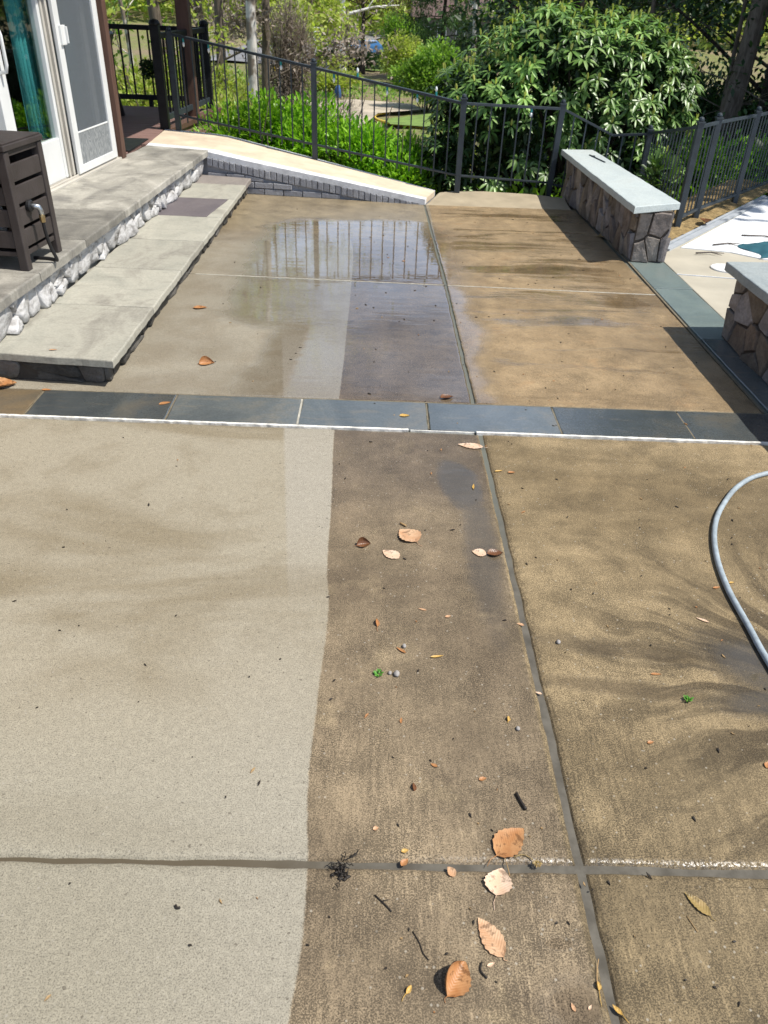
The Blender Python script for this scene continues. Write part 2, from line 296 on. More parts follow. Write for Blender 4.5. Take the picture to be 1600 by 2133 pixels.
def mat_mud():
    b = NB('joint_mud'); P = b.pos(); o = b.xyz(P)
    n = b.noise(P, 14, 4, 0.6); c = b.mix(b.ss(n, 0.3, 0.7), (0.085, 0.077, 0.062), (0.140, 0.128, 0.105))
    c = b.mix(b.ss(o[0], 0.1, -0.35), c, (0.10, 0.082, 0.055)); c = b.mix(b.ss(o[1], 1.9, 3.2), c, (0.14, 0.145, 0.12)); c = b.mix(b.mul(b.mul(b.ss(o[1], 5.2, 5.35), b.ss(o[1], 5.7, 5.6)), b.ss(b.math('ABSOLUTE', b.sub(o[0], 0.492)), 0.02, 0.03)), c, (0.42, 0.39, 0.31))
    return b.done(b.bsdf(c, b.lin(n, 0.3, 0.7, 0.30, 0.6), normal=b.bump(b.noise(P, 120, 2), 0.15, 0.002), spec=0.3))
M['mud'] = mat_mud()
M['cap'] = mat_simple('pink_concrete_cap', (0.64, 0.535, 0.40), 0.85, var=0.16, scale=4, bump=0.35, bscale=180)
M['cap_white'] = mat_simple('white_painted_edge', (0.74, 0.75, 0.77), 0.6, var=0.2, scale=14, bump=0.4, bscale=60)
M['apron'] = mat_simple('apron_concrete', (0.37, 0.31, 0.215), 0.85, var=0.16, scale=4, bump=0.35, bscale=180)
M['black_metal'] = mat_simple('black_metal', (0.032, 0.042, 0.050), 0.42, var=0.2, scale=12, bump=0.08, spec=0.5)
M['black_rail'] = mat_simple('black_rail_paint', (0.012, 0.013, 0.014), 0.5, var=0.2, scale=12, bump=0.1, spec=0.35)
M['brown_trim'] = mat_simple('brown_trim', (0.105, 0.056, 0.040), 0.6, var=0.25, scale=5, stretch=(6, 6, 0.8), bump=0.3, bscale=20)
M['siding'] = mat_simple('brown_siding', (0.15, 0.09, 0.065), 0.7, var=0.2, scale=4, bump=0.3)
M['deck'] = mat_simple('deck_board', (0.225, 0.135, 0.115), 0.7, var=0.22, scale=3, stretch=(0.8, 9, 9), bump=0.4, bscale=14)
M['white_vinyl'] = mat_simple('white_vinyl', (0.72, 0.73, 0.72), 0.4, var=0.05, scale=4, bump=0.05)
M['beige_vinyl'] = mat_simple('beige_vinyl', (0.50, 0.475, 0.42), 0.45, var=0.08, scale=4, bump=0.05)
M['dark_room'] = mat_simple('dark_room', (0.05, 0.05, 0.05), 0.9)
M['teal_curtain'] = mat_simple('teal_curtain', (0.10, 0.42, 0.43), 0.9, var=0.2, scale=3, stretch=(3, 3, 0.3), bump=0.3)
M['plastic_brown'] = mat_simple('dark_brown_resin', (0.052, 0.043, 0.040), 0.5, var=0.18, scale=7, stretch=(1, 1, 1), bump=0.5, bscale=70, spec=0.45)
M['plastic_dark'] = mat_simple('dark_inside', (0.008, 0.008, 0.008), 0.8)
M['chrome'] = mat_simple('galvanised_metal', (0.55, 0.58, 0.60), 0.3, metal=0.9, bump=0.1)
M['brass'] = mat_simple('brass', (0.45, 0.33, 0.16), 0.35, metal=0.9, bump=0.1)
M['rubber'] = mat_simple('black_rubber', (0.015, 0.015, 0.016), 0.45, bump=0.1)
M['hose_white'] = mat_simple('white_hose', (0.75, 0.76, 0.76), 0.4, bump=0.05)
M['hose_grey'] = mat_simple('grey_hose', (0.33, 0.385, 0.42), 0.45, var=0.22, scale=30, bump=0.15, bscale=200)
M['lid_white'] = mat_simple('white_plastic', (0.8, 0.8, 0.78), 0.4)
M['pool_deck'] = mat_simple('pool_deck_concrete', (0.44, 0.405, 0.325), 0.85, var=0.12, scale=2.5, bump=0.3, bscale=150)
M['pool_white'] = mat_simple('white_pool_plaster', (0.80, 0.82, 0.84), 0.6, var=0.06, scale=3, bump=0.2, bscale=60)
M['channel'] = mat_simple('grey_channel', (0.40, 0.43, 0.46), 0.5, var=0.1, bump=0.2)
M['tarp'] = mat_simple('teal_tarp', (0.035, 0.125, 0.16), 0.5, var=0.25, scale=9, bump=0.4, bscale=20)
M['mulch'] = mat_simple('straw_mulch', (0.36, 0.255, 0.115), 0.95, var=0.5, scale=22, stretch=(1, 2.5, 1), bump=1.0, bscale=60, bd=0.02)
M['wood_grey'] = mat_simple('grey_twig', (0.12, 0.10, 0.085), 0.8, var=0.3, scale=20)
M['twig_dark'] = mat_simple('dark_twig', (0.022, 0.017, 0.013), 0.6, var=0.3, scale=60)
M['twig_tan'] = mat_simple('tan_twig', (0.34, 0.22, 0.10), 0.6, var=0.3, scale=60)
M['pebble'] = mat_simple('pebble', (0.33, 0.31, 0.29), 0.7, var=0.3, scale=60, bump=0.6, bscale=200)
def mat_dry(name, c1, c2, gloss=0.45):
    b = NB(name); P = b.obj(); o = b.xyz(P)
    n = b.noise(P, 60, 4, 0.65); n2 = b.noise(P, 18, 3, 0.6)
    vein = b.math('SINE', b.add(b.mul(o[0], 900.0), b.mul(b.math('ABSOLUTE', o[1]), -700.0)))
    c = b.mix(b.ss(n2, 0.35, 0.65), c1, c2); c = b.mix(b.mul(b.ss(n, 0.54, 0.66), 0.75), c, tuple(x * 0.35 for x in c1))
    c = b.mix(b.ss(vein, 0.8, 1.0, 0, 0.14), c, tuple(x * 0.5 for x in c1))
    return b.done(b.bsdf(c, gloss, normal=b.bump(b.add(b.mul(vein, 0.35), b.mul(n, 1.5)), 0.4, 0.0012), spec=0.4))
M['leaf_orange'] = mat_dry('dry_leaf_orange', (0.37, 0.165, 0.06), (0.47, 0.25, 0.11))
M['leaf_tan'] = mat_dry('dry_leaf_tan', (0.50, 0.28, 0.15), (0.62, 0.41, 0.25))
M['leaf_pale'] = mat_dry('dry_leaf_pale', (0.66, 0.44, 0.29), (0.72, 0.54, 0.40))
M['leaf_brown'] = mat_dry('dry_leaf_brown', (0.13, 0.055, 0.025), (0.22, 0.10, 0.045), 0.3)
M['leaf_yellow'] = mat_dry('dry_leaf_yellow', (0.50, 0.30, 0.07), (0.60, 0.42, 0.15))
M['leaf_olive'] = mat_dry('dry_leaf_olive', (0.28, 0.20, 0.07), (0.40, 0.28, 0.12))
M['leaf_green'] = mat_dry('fresh_green', (0.08, 0.26, 0.03), (0.16, 0.40, 0.06))
M['rhodo'] = mat_leaf('rhododendron_leaf', [(0.045, 0.10, 0.022), (0.11, 0.22, 0.045), (0.20, 0.345, 0.080), (0.30, 0.44, 0.14)], 0.38, 0.22, 0.7)
M['rhodo_bud'] = mat_leaf('rhododendron_bud', [(0.42, 0.46, 0.12), (0.60, 0.60, 0.22)], 0.5, 0.3)
M['bright'] = mat_leaf('bright_green_leaf', [(0.07, 0.19, 0.012), (0.17, 0.37, 0.022), (0.30, 0.52, 0.05), (0.22, 0.42, 0.03)], 0.38, 0.35, 0.45)
M['ygreen'] = mat_leaf('yellow_green_leaf', [(0.20, 0.26, 0.045), (0.33, 0.41, 0.075), (0.46, 0.52, 0.14), (0.28, 0.25, 0.11)], 0.5, 0.4)
M['ggreen'] = mat_leaf('spring_green_leaf', [(0.10, 0.20, 0.03), (0.19, 0.33, 0.055), (0.30, 0.44, 0.09)], 0.5, 0.38)
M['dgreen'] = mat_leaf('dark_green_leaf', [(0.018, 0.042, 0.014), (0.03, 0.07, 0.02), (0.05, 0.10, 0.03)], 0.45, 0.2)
M['conifer'] = mat_leaf('conifer_needles', [(0.035, 0.075, 0.025), (0.06, 0.12, 0.035), (0.10, 0.18, 0.05)], 0.5, 0.2)
M['bud_brown'] = mat_leaf('brown_bud', [(0.16, 0.12, 0.06), (0.22, 0.17, 0.08), (0.12, 0.13, 0.05), (0.10, 0.08, 0.05)], 0.7, 0.3, tcol=(1.2, 1.1, 0.7))
M['dead_brown'] = mat_leaf('dead_vine', [(0.20, 0.16, 0.13), (0.29, 0.24, 0.20), (0.36, 0.31, 0.27)], 0.8, 0.2, tcol=(1, 1, 0.9))
M['yflower'] = mat_leaf('yellow_flower', [(0.75, 0.50, 0.02), (0.85, 0.65, 0.05)], 0.6, 0.3, tcol=(1, 1, 0.5))
M['pflower'] = mat_leaf('pink_flower', [(0.65, 0.08, 0.30), (0.75, 0.2, 0.45)], 0.6, 0.3, tcol=(1, 0.8, 1))
M['bark'] = mat_bark('grey_brown_bark', (0.085, 0.068, 0.052), (0.17, 0.14, 0.11))
M['bark_dark'] = mat_bark('dark_bark', (0.018, 0.014, 0.012), (0.05, 0.04, 0.032))
M['bark_birch'] = mat_bark('pale_bark', (0.50, 0.47, 0.43), (0.66, 0.63, 0.58), 3.0, patch=(0.20, 0.165, 0.13))
M['bark_white'] = mat_bark('white_bark', (0.60, 0.57, 0.52), (0.75, 0.72, 0.68), 2.0)
M['asphalt'] = mat_simple('grey_asphalt', (0.20, 0.20, 0.205), 0.9, var=0.2, scale=0.4, bump=0.1)
M['tan_path'] = mat_simple('tan_gravel', (0.43, 0.37, 0.29), 0.95, var=0.25, scale=0.8, bump=0.2)
M['house_wall'] = mat_simple('far_house_wall', (0.14, 0.13, 0.12), 0.8, bump=0.05)
M['house_roof'] = mat_simple('far_house_roof', (0.13, 0.085, 0.075), 0.85, bump=0.1)
M['window_glass'] = mat_simple('dark_window', (0.04, 0.06, 0.07), 0.15)
M['blue_paint'] = mat_simple('blue_car_paint', (0.05, 0.16, 0.36), 0.25, var=0.05, bump=0.0)
M['navy_paint'] = mat_simple('navy_car_paint', (0.012, 0.018, 0.04), 0.2, var=0.05, bump=0.0)
M['white_paint'] = mat_simple('white_car_paint', (0.7, 0.7, 0.7), 0.3, var=0.03, bump=0.0)
M['blue_bin'] = mat_simple('blue_plastic', (0.03, 0.10, 0.45), 0.45)
M['yellow_edging'] = mat_simple('yellow_edging', (0.80, 0.56, 0.08), 0.6)
M['blue_cloth'] = mat_simple('blue_cloth', (0.04, 0.10, 0.25), 0.8)
def mat_ground():
    b = NB('ground_soil'); P = b.pos(); o = b.xyz(P)
    n1 = b.noise(P, 0.13, 4, 0.6, 0.5); n2 = b.noise(P, 1.7, 5, 0.65); n3 = b.noise(P, 14, 4, 0.7)
    g = b.mix(b.ss(n2, 0.35, 0.65), (0.11, 0.16, 0.035), (0.22, 0.28, 0.07))
    s = b.mix(b.ss(n3, 0.3, 0.7), (0.15, 0.115, 0.07), (0.31, 0.25, 0.165))
    f = b.mul(b.ss(b.add(b.mul(n1, 0.7), b.mul(n2, 0.3)), 0.44, 0.54), b.ss(o[1], 9, 13))
    c = b.mix(b.mul(f, b.ss(b.noise(P, 3.5, 4, 0.7), 0.38, 0.62)), s, g); c = b.mix(1.0, c, b.grey(b.lin(n3, 0.3, 0.7, 0.75, 1.25)), 'MULTIPLY')
    return b.done(b.bsdf(c, 0.95, normal=b.bump(n3, 0.8, 0.05), spec=0.1))
M['ground'] = mat_ground()
M['lawn'] = mat_simple('lawn_grass', (0.15, 0.23, 0.05), 0.9, var=0.3, scale=2, bump=0.5, bscale=20)
def mat_glass():
    b = NB('window_pane'); t = b.n('ShaderNodeBsdfTransparent'); t.inputs[0].default_value = (0.86, 0.93, 0.92, 1)
    g = b.n('ShaderNodeBsdfGlossy'); g.inputs['Roughness'].default_value = 0.01
    f = b.n('ShaderNodeLayerWeight'); f.inputs[0].default_value = 0.5      # Schlick, the same from both sides
    k = b.add(0.05, b.mul(b.math('POWER', f.outputs['Facing'], 4.0), 0.95))
    return b.done(b.mixsh(k, t.outputs[0], g.outputs[0]))
M['glass'] = mat_glass()
def mat_screen():
    b = NB('insect_screen'); t = b.n('ShaderNodeBsdfTransparent')
    d = b.bsdf((0.15, 0.17, 0.19), 0.6)
    v = b.xyz(b.obj())
    wv = b.noise(b.obj(), 400, 1, 0.5)
    return b.done(b.mixsh(b.lin(wv, 0.3, 0.7, 0.48, 0.66), t.outputs[0], d))
M['screen'] = mat_screen()
def mat_oak():
    b = NB('grained_panel'); P = b.obj()
    n = b.noise(b.vmul(P, (7, 7, 1.6)), 2.0, 2, 0.5, 0.8); s_ = b.math('SINE', b.mul(n, 75.0))
    c = b.mix(b.ss(s_, -0.6, 0.8), (0.19, 0.205, 0.215), (0.30, 0.315, 0.32))
    return b.done(b.bsdf(c, 0.55, normal=b.bump(s_, 0.2, 0.002)))
M['oak'] = mat_oak()
def mat_brick():
    b = NB('grey_painted_brick'); r = b.rnd_island(); P = b.pos()
    n = b.noise(P, 30, 4, 0.65); c = b.mix(r, (0.27, 0.275, 0.30), (0.38, 0.385, 0.405))
    c = b.mix(b.mul(b.ss(n, 0.58, 0.7), 0.5), c, (0.16, 0.16, 0.17))
    return b.done(b.bsdf(c, 0.6, normal=b.bump(n, 0.8, 0.008), spec=0.35))
M['brick'] = mat_brick()
def mat_bulb():
    b = NB('clear_bulb'); return b.done(b.bsdf((0.7, 0.75, 0.75), 0.08, spec=0.8))
M['bulb'] = mat_bulb()
M['teal_plastic'] = mat_simple('teal_plastic', (0.02, 0.22, 0.22), 0.4)

# ------------------------------------------------------------------ mesh helpers
class MB:
    def __init__(s): s.v = []; s.f = []; s.mi = []
    def add(s, vs, fs, mi=0):
        o = len(s.v); s.v += [tuple(map(float, p)) for p in vs]; s.f += [tuple(i + o for i in f) for f in fs]; s.mi += [mi] * len(fs); return s
    def hexa(s, p, mi=0):      # 8 points: bottom 4 ccw, top 4 ccw
        return s.add(p, [(3, 2, 1, 0), (4, 5, 6, 7), (0, 1, 5, 4), (1, 2, 6, 5), (2, 3, 7, 6), (3, 0, 4, 7)], mi)
    def box(s, c, d, rz=0.0, mi=0, top=1.0):
        x, y, z = d[0] / 2, d[1] / 2, d[2] / 2; ca, sa = math.cos(rz), math.sin(rz)
        pts = []
        for k, zz in ((1.0, -z), (top, z)):
            for sx, sy in ((-1, -1), (1, -1), (1, 1), (-1, 1)):
                px, py = sx * x * k, sy * y * k
                pts.append((c[0] + px * ca - py * sa, c[1] + px * sa + py * ca, c[2] + zz))
        return s.hexa(pts, mi)
    def bar(s, a, b_, wd, ht, mi=0, upv=(0, 0, 1)):
        a = Vector(a); b_ = Vector(b_); d = (b_ - a).normalized(); u = Vector(upv)
        if abs(d.dot(u)) > 0.95: u = Vector((0, 1, 0))
        r = d.cross(u).normalized(); u = r.cross(d)
        r *= wd / 2; u *= ht / 2
        q = [a - r - u, a + r - u, a + r + u, a - r + u, b_ - r - u, b_ + r - u, b_ + r + u, b_ - r + u]
        return s.add(q, [(0, 1, 2, 3), (7, 6, 5, 4), (0, 4, 5, 1), (1, 5, 6, 2), (2, 6, 7, 3), (3, 7, 4, 0)], mi)
    def prism(s, poly, z0, z1, mi=0):
        n = len(poly)
        zf = (lambda z, p: z(p[0], p[1]) if callable(z) else z)
        vs = [(p[0], p[1], zf(z0, p)) for p in poly] + [(p[0], p[1], zf(z1, p)) for p in poly]
        fs = [tuple(range(n))[::-1], tuple(range(n, 2 * n))] + [(i, (i + 1) % n, n + (i + 1) % n, n + i) for i in range(n)]
        return s.add(vs, fs, mi)
    def tube(s, pts, rad, n=8, mi=0, cap=True):
        pts = [Vector(p) for p in pts]; m = len(pts)
        if not hasattr(rad, '__len__'): rad = [rad] * m
        vs = []; ref = None
        for i, p in enumerate(pts):
            d = (pts[min(i + 1, m - 1)] - pts[max(i - 1, 0)]).normalized()
            if ref is None: ref = Vector((0, 0, 1)) if abs(d.z) < 0.9 else Vector((1, 0, 0))
            u = d.cross(ref).normalized(); v = u.cross(d).normalized(); ref = v
            for k in range(n):
                a = 2 * math.pi * k / n; vs.append(p + (u * math.cos(a) + v * math.sin(a)) * rad[i])
        fs = [(i * n + k, i * n + (k + 1) % n, (i + 1) * n + (k + 1) % n, (i + 1) * n + k) for i in range(m - 1) for k in range(n)]
        if cap: fs += [tuple(range(n))[::-1], tuple((m - 1) * n + k for k in range(n))]
        return s.add(vs, fs, mi)
    def lathe(s, prof, c=(0, 0, 0), n=16, mi=0):
        vs = []; m = len(prof)
        for r, z in prof:
            for k in range(n): a = 2 * math.pi * k / n; vs.append((c[0] + r * math.cos(a), c[1] + r * math.sin(a), c[2] + z))
        fs = [(i * n + k, i * n + (k + 1) % n, (i + 1) * n + (k + 1) % n, (i + 1) * n + k) for i in range(m - 1) for k in range(n)]
        fs += [tuple(range(n))[::-1], tuple((m - 1) * n + k for k in range(n))]
        return s.add(vs, fs, mi)
    def blob(s, c, r, seed=0, n=8, m=6, rough=0.2, mi=0):
        rg = random.Random(seed); vs = [(c[0], c[1], c[2] - r[2])]
        for i in range(1, m):
            t = math.pi * i / m
            for k in range(n):
                a = 2 * math.pi * (k + 0.5 * (i % 2)) / n; j = 1 + rg.uniform(-rough, rough)
                vs.append((c[0] + r[0] * j * math.sin(t) * math.cos(a), c[1] + r[1] * j * math.sin(t) * math.sin(a), c[2] - r[2] * j * math.cos(t)))
        vs.append((c[0], c[1], c[2] + r[2])); L = len(vs) - 1
        fs = [(0, 1 + (k + 1) % n, 1 + k) for k in range(n)]
        for i in range(m - 2):
            for k in range(n): a = 1 + i * n; fs.append((a + k, a + (k + 1) % n, a + n + (k + 1) % n, a + n + k))
        a = 1 + (m - 2) * n; fs += [(L, a + k, a + (k + 1) % n) for k in range(n)]
        return s.add(vs, fs, mi)
    def build(s, name, mats, parent=None, smooth=False, bevel=0.0, seg=2, weld=False):
        me = bpy.data.meshes.new(name); me.from_pydata(s.v, [], s.f)
        if not isinstance(mats, (list, tuple)): mats = [mats]
        for m in mats: me.materials.append(m)
        if len(mats) > 1: me.polygons.foreach_set('material_index', s.mi)
        bm = bmesh.new(); bm.from_mesh(me); bmesh.ops.recalc_face_normals(bm, faces=bm.faces)
        if bevel > 0:
            es = [e for e in bm.edges if len(e.link_faces) == 2 and e.calc_face_angle(0) > 0.6]
            bmesh.ops.bevel(bm, geom=es, offset=bevel, segments=seg, profile=0.5, affect='EDGES')
        bm.to_mesh(me); bm.free()
        if smooth: me.polygons.foreach_set('use_smooth', [True] * len(me.polygons))
        o = bpy.data.objects.new(name, me); C.objects.link(o)
        if parent is not None: put_under(o, parent)
        return o

def put_under(o, parent):
    o.parent = parent
    if parent.parent is None and parent.type == 'EMPTY':
        o.matrix_parent_inverse = Matrix.LocRotScale(parent.location, parent.rotation_euler, parent.scale).inverted()
def tag(o, label=None, cat=None, group=None, kind=None):
    if label: o['label'] = label
    if cat: o['category'] = cat
    if group: o['group'] = group
    if kind: o['kind'] = kind
    return o
def thing(name, label, cat, loc=(0, 0, 0), group=None):
    o = bpy.data.objects.new(name, None); C.objects.link(o); o.location = loc; o.empty_display_size = 0.1
    return tag(o, label, cat, group)
def dup(root, loc, rotz=0.0, scale=1.0, label=None):
    r = root.copy(); C.objects.link(r); r.location = loc; r.rotation_euler = (0, 0, rotz)
    r.scale = (scale,) * 3 if not hasattr(scale, '__len__') else scale
    if label: r['label'] = label
    for ch in list(root.children):
        c = ch.copy(); C.objects.link(c); c.parent = r
        for g in ch.children:
            d = g.copy(); C.objects.link(d); d.parent = c
    return r
def catmull(pts, k=8):
    P = [Vector(p) for p in pts]; P = [P[0] * 2 - P[1]] + P + [P[-1] * 2 - P[-2]]; out = []
    for i in range(1, len(P) - 2):
        for j in range(k):
            t = j / k; a, b_, c, d = P[i - 1:i + 3]
            out.append(0.5 * ((2 * b_) + (c - a) * t + (2 * a - 5 * b_ + 4 * c - d) * t * t + (3 * b_ - a - 3 * c + d) * t ** 3))
    return out + [P[-2]]
def lerp(a, b_, t): return tuple(a[i] + (b_[i] - a[i]) * t for i in range(len(a)))

def resample(poly, step, jit, rg):
    out = []; n = len(poly)
    for i in range(n):
        a, b_ = Vector(poly[i][:2]), Vector(poly[(i + 1) % n][:2]); L = (b_ - a).length; k = max(1, int(L / step))
        nr = Vector(((b_ - a).y, -(b_ - a).x)).normalized(); j = 0.0
        for q in range(k):
            j = 0.6 * j + rg.uniform(-jit, jit) if q else 0.0
            out.append(a + (b_ - a) * (q / k) + nr * j)
    return out
def offset_poly(p, d):          # p ccw; positive d = inwards
    n = len(p); out = []
    for i in range(n):
        a, b_, c = p[i - 1], p[i], p[(i + 1) % n]
        n1 = Vector((-(b_ - a).y, (b_ - a).x)).normalized(); n2 = Vector((-(c - b_).y, (c - b_).x)).normalized()
        m = (n1 + n2); l = m.length
        m = m / l if l > 1e-6 else n1
        out.append(b_ + m * d / max(0.5, m.dot(n1)))
    return out
def slab(mb, poly, z0, z1, rnd=0.006, step=0.05, jit=0.002, seed=0, mi=0, prof=None):
    rg = random.Random(seed)
    A = sum(poly[i][0] * poly[(i + 1) % len(poly)][1] - poly[(i + 1) % len(poly)][0] * poly[i][1] for i in range(len(poly)))
    if A < 0: poly = poly[::-1]
    p = resample(poly, step, jit, rg); n = len(p)
    zt = z1 if callable(z1) else (lambda x, y: z1)
    prof = prof or [(0.0, 1.0), (0.3, 0.35), (1.0, 0.0)]
    rings = [[(q.x, q.y, z0) for q in p]]
    for ins, dep in prof:
        o = offset_poly(p, ins * rnd); rings.append([(q.x, q.y, zt(q.x, q.y) - dep * rnd) for q in o])
    vs = [v for r in rings for v in r]; fs = []
    for r in range(len(rings) - 1):
        fs += [(r * n + i, r * n + (i + 1) % n, (r + 1) * n + (i + 1) % n, (r + 1) * n + i) for i in range(n)]
    fs.append(tuple((len(rings) - 1) * n + i for i in range(n))); fs.append(tuple(range(n))[::-1])
    mb.add(vs, fs, mi)

def voronoi_cells(W, H, seeds):
    cells = []
    for i, (sx, sy) in enumerate(seeds):
        poly = [(0, 0), (W, 0), (W, H), (0, H)]
        for j, (tx, ty) in enumerate(seeds):
            if i == j: continue
            mx_, my = (sx + tx) / 2, (sy + ty) / 2; dx, dy = tx - sx, ty - sy
            new = []
            for k in range(len(poly)):
                a, b_ = poly[k], poly[(k + 1) % len(poly)]
                da = (a[0] - mx_) * dx + (a[1] - my) * dy; db = (b_[0] - mx_) * dx + (b_[1] - my) * dy
                if da <= 0: new.append(a)
                if da * db < 0: t = da / (da - db); new.append((a[0] + (b_[0] - a[0]) * t, a[1] + (b_[1] - a[1]) * t))
            poly = new
            if len(poly) < 3: break
        if len(poly) >= 3: cells.append(poly)
    return cells
def stone_face(mb, P, Q, z0, z1, cw, chh, depth, seed, mi=0, gap=0.008, side=1, rndk=0, rec=0.0, extra=0.0):
    """rounded stones standing proud of the vertical face from P to Q (outside is to the right of P->Q when side=1)"""
    rg = random.Random(seed); P = Vector(P[:2]); Q = Vector(Q[:2]); W = (Q - P).length; H = z1 - z0
    u = (Q - P) / W; nrm = Vector((u.y, -u.x)) * side
    nx = max(1, round(W / cw)); ny = max(1, round(H / chh)); sc = chh / cw
    seeds = []
    for j in range(ny):
        for i in range(nx + 1):
            x = (i + (0.5 if j % 2 else 0.0) + rg.uniform(-0.45, 0.45)) * W / nx; y = (j + 0.5 + rg.uniform(-0.42, 0.42)) * H / ny
            if -0.02 < x < W + 0.02:
                seeds.append((x * sc, y))
                if rg.random() < extra: seeds.append(((x + rg.uniform(-.4, .4) * cw) * sc, z1 - z0 - y * .25 if rg.random() < .5 else y * .15))
    for poly in voronoi_cells(W * sc, H, seeds):
        poly = [Vector((p[0] / sc, p[1])) for p in poly]
        A = sum(poly[i].x * poly[(i + 1) % len(poly)].y - poly[(i + 1) % len(poly)].x * poly[i].y for i in range(len(poly))) / 2
        if abs(A) < 0.0006: continue
        for _ in range(rndk):
            q = []
            for i in range(len(poly)):
                a, b_ = poly[i], poly[(i + 1) % len(poly)]; k = 0.16
                q += [a * (1 - k) + b_ * k, a * k + b_ * (1 - k)]
            poly = q
        if rec: P_ = P - nrm * rec
        else: P_ = P
        poly = [p for a, b_ in zip(poly, poly[1:] + poly[:1]) for p in (a, a.lerp(b_, 0.5))]
        c = sum(poly, Vector((0, 0))) / len(poly); size = math.sqrt(abs(A)); d = depth * rg.uniform(0.6, 1.15)
        tk = min(0.32, 0.9 * depth / max(size, cw)); tilt = (rg.uniform(-tk, tk), rg.uniform(-tk, tk)); n = len(poly)
        vs = []
        wob = [1 + rg.uniform(-0.05, 0.03) for _ in poly]
        for k, dd in ((1 - gap / size * 1.4, -0.004), (0.975 - gap / size * 1.4, 0.78 * d), (0.915 - gap / size, 0.97 * d), (0.50, 1.0 * d)):
            for p, wk in zip(poly, wob):
                q = c + (p - c) * k * wk; jj = rg.uniform(-0.11, 0.11) * d if dd > 0 else 0
                h = dd + jj + ((q - c).x * tilt[0] + (q - c).y * tilt[1]) * (1 if dd > 0 else 0)
                w_ = P_ + u * q.x + nrm * h; vs.append((w_.x, w_.y, z0 + q.y))
        w_ = P_ + u * c.x + nrm * d * (1.02 + rg.uniform(-.12, .12)); vs.append((w_.x, w_.y, z0 + c.y))
        fs = [(r * n + i, r * n + (i + 1) % n, (r + 1) * n + (i + 1) % n, (r + 1) * n + i) for r in range(3) for i in range(n)]
        fs += [(3 * n + i, 3 * n + (i + 1) % n, 4 * n) for i in range(n)]
        mb.add(vs, fs, mi)

def norm(a): return a / np.maximum(np.linalg.norm(a, axis=1, keepdims=True), 1e-9)
def leaf_obj(name, pos, d, L, Wd, mat, parent=None, fold=0.25, shape='diamond', droop=0.0, up=None, seed=0):
    """one small folded blade per row of pos, pointing along d"""
    rg = np.random.default_rng(seed); n = len(pos); pos = np.asarray(pos, float); d = norm(np.asarray(d, float))
    if up is None: up = np.tile(np.array([[0, 0, 1.0]]), (n, 1)) + rg.normal(0, 0.45, (n, 3))
    r = norm(np.cross(d, up)); u = np.cross(r, d)
    L = np.broadcast_to(np.asarray(L, float), (n,))[:, None]; Wd = np.broadcast_to(np.asarray(Wd, float), (n,))[:, None] / 2
    dn = np.array([[0, 0, -1.0]]) * droop
    if shape == 'diamond':
        V = np.stack([pos, pos + d * L * 0.45 - r * Wd + u * Wd * fold, pos + d * L + dn * L, pos + d * L * 0.45 + r * Wd + u * Wd * fold], 1)
        F = [(0, 1, 2), (0, 2, 3)]; k = 4
    else:
        a, b_ = 0.28, 0.68
        V = np.stack([pos, pos + d * L * a - r * Wd * 0.85 + u * Wd * fold + dn * L * a * a, pos + d * L * b_ - r * Wd * 0.9 + u * Wd * fold + dn * L * b_ * b_,
                      pos + d * L + dn * L, pos + d * L * b_ + r * Wd * 0.9 + u * Wd * fold + dn * L * b_ * b_, pos + d * L * a + r * Wd * 0.85 + u * Wd * fold + dn * L * a * a,
                      pos + d * L * 0.5 + dn * L * 0.25], 1)
        F = [(0, 1, 6), (1, 2, 6), (2, 3, 6), (3, 4, 6), (4, 5, 6), (5, 0, 6)]; k = 7
    V = V.reshape(-1, 3); F = (np.arange(n)[:, None, None] * k + np.array(F)[None]).reshape(-1, 3)
    me = bpy.data.meshes.new(name); me.vertices.add(len(V)); me.vertices.foreach_set('co', V.ravel())
    me.loops.add(F.size); me.loops.foreach_set('vertex_index', F.ravel().astype(np.int32))
    me.polygons.add(len(F)); me.polygons.foreach_set('loop_start', np.arange(0, F.size, 3, dtype=np.int32)); me.polygons.foreach_set('loop_total', np.full(len(F), 3, dtype=np.int32))
    me.update(calc_edges=True); me.materials.append(mat)
    o = bpy.data.objects.new(name, me); C.objects.link(o)
    if parent is not None: put_under(o, parent)
    return o

# ------------------------------------------------------------------ terrain
PRO = [(-30, -0.3), (8.4, -0.25), (9.6, -0.35), (11.5, -0.75), (14, -1.35), (20, -2.6), (35, -4.4), (55, -5.0), (105, -5.0), (125, -4.4), (160, -2.0), (240, 9.0), (400, 22.0)]
def terrain(x, y):
    z = np.interp(y, [p[0] for p in PRO], [p[1] for p in PRO])
    z += 0.9 * max(0.0, min(1.0, (-x - 4) / 10)) * max(0, min(1, (y - 12) / 12))
    z += 0.10 * max(0.0, min(12.0, x - 6)) * max(0, min(1, (y - 6) / 8)) * (1 if y < 45 else max(0, 1 - (y - 45) / 20))
    return float(z)
mb = MB()
xs = [-150, -100, -60, -40, -28, -20, -15, -11, -8, -6, -4.6, -3.2, -2, -1, 0, 1, 2, 3, 4, 5, 6, 7, 8, 10, 12, 15, 19, 24, 32, 45, 70, 110, 160]
ys = [-30, -10, 0, 4, 7.5, 8.6, 9.2, 9.8, 10.6, 11.4, 12.2, 13.2, 14.5, 16, 18, 20.5, 24, 28, 33, 39, 46, 54, 63, 73, 85, 98, 112, 125, 140, 160, 190, 240, 310, 400]
rg = random.Random(5)
for y in ys:
    for x in xs:
        z = terrain(x, y) + (rg.uniform(-0.05, 0.05) if y > 9.5 else 0) * min(1 + y / 30, 3)
        if y < 8.2 and -4 < x < 9: z = -0.45
        mb.v.append((x, y, z))
nx = len(xs)
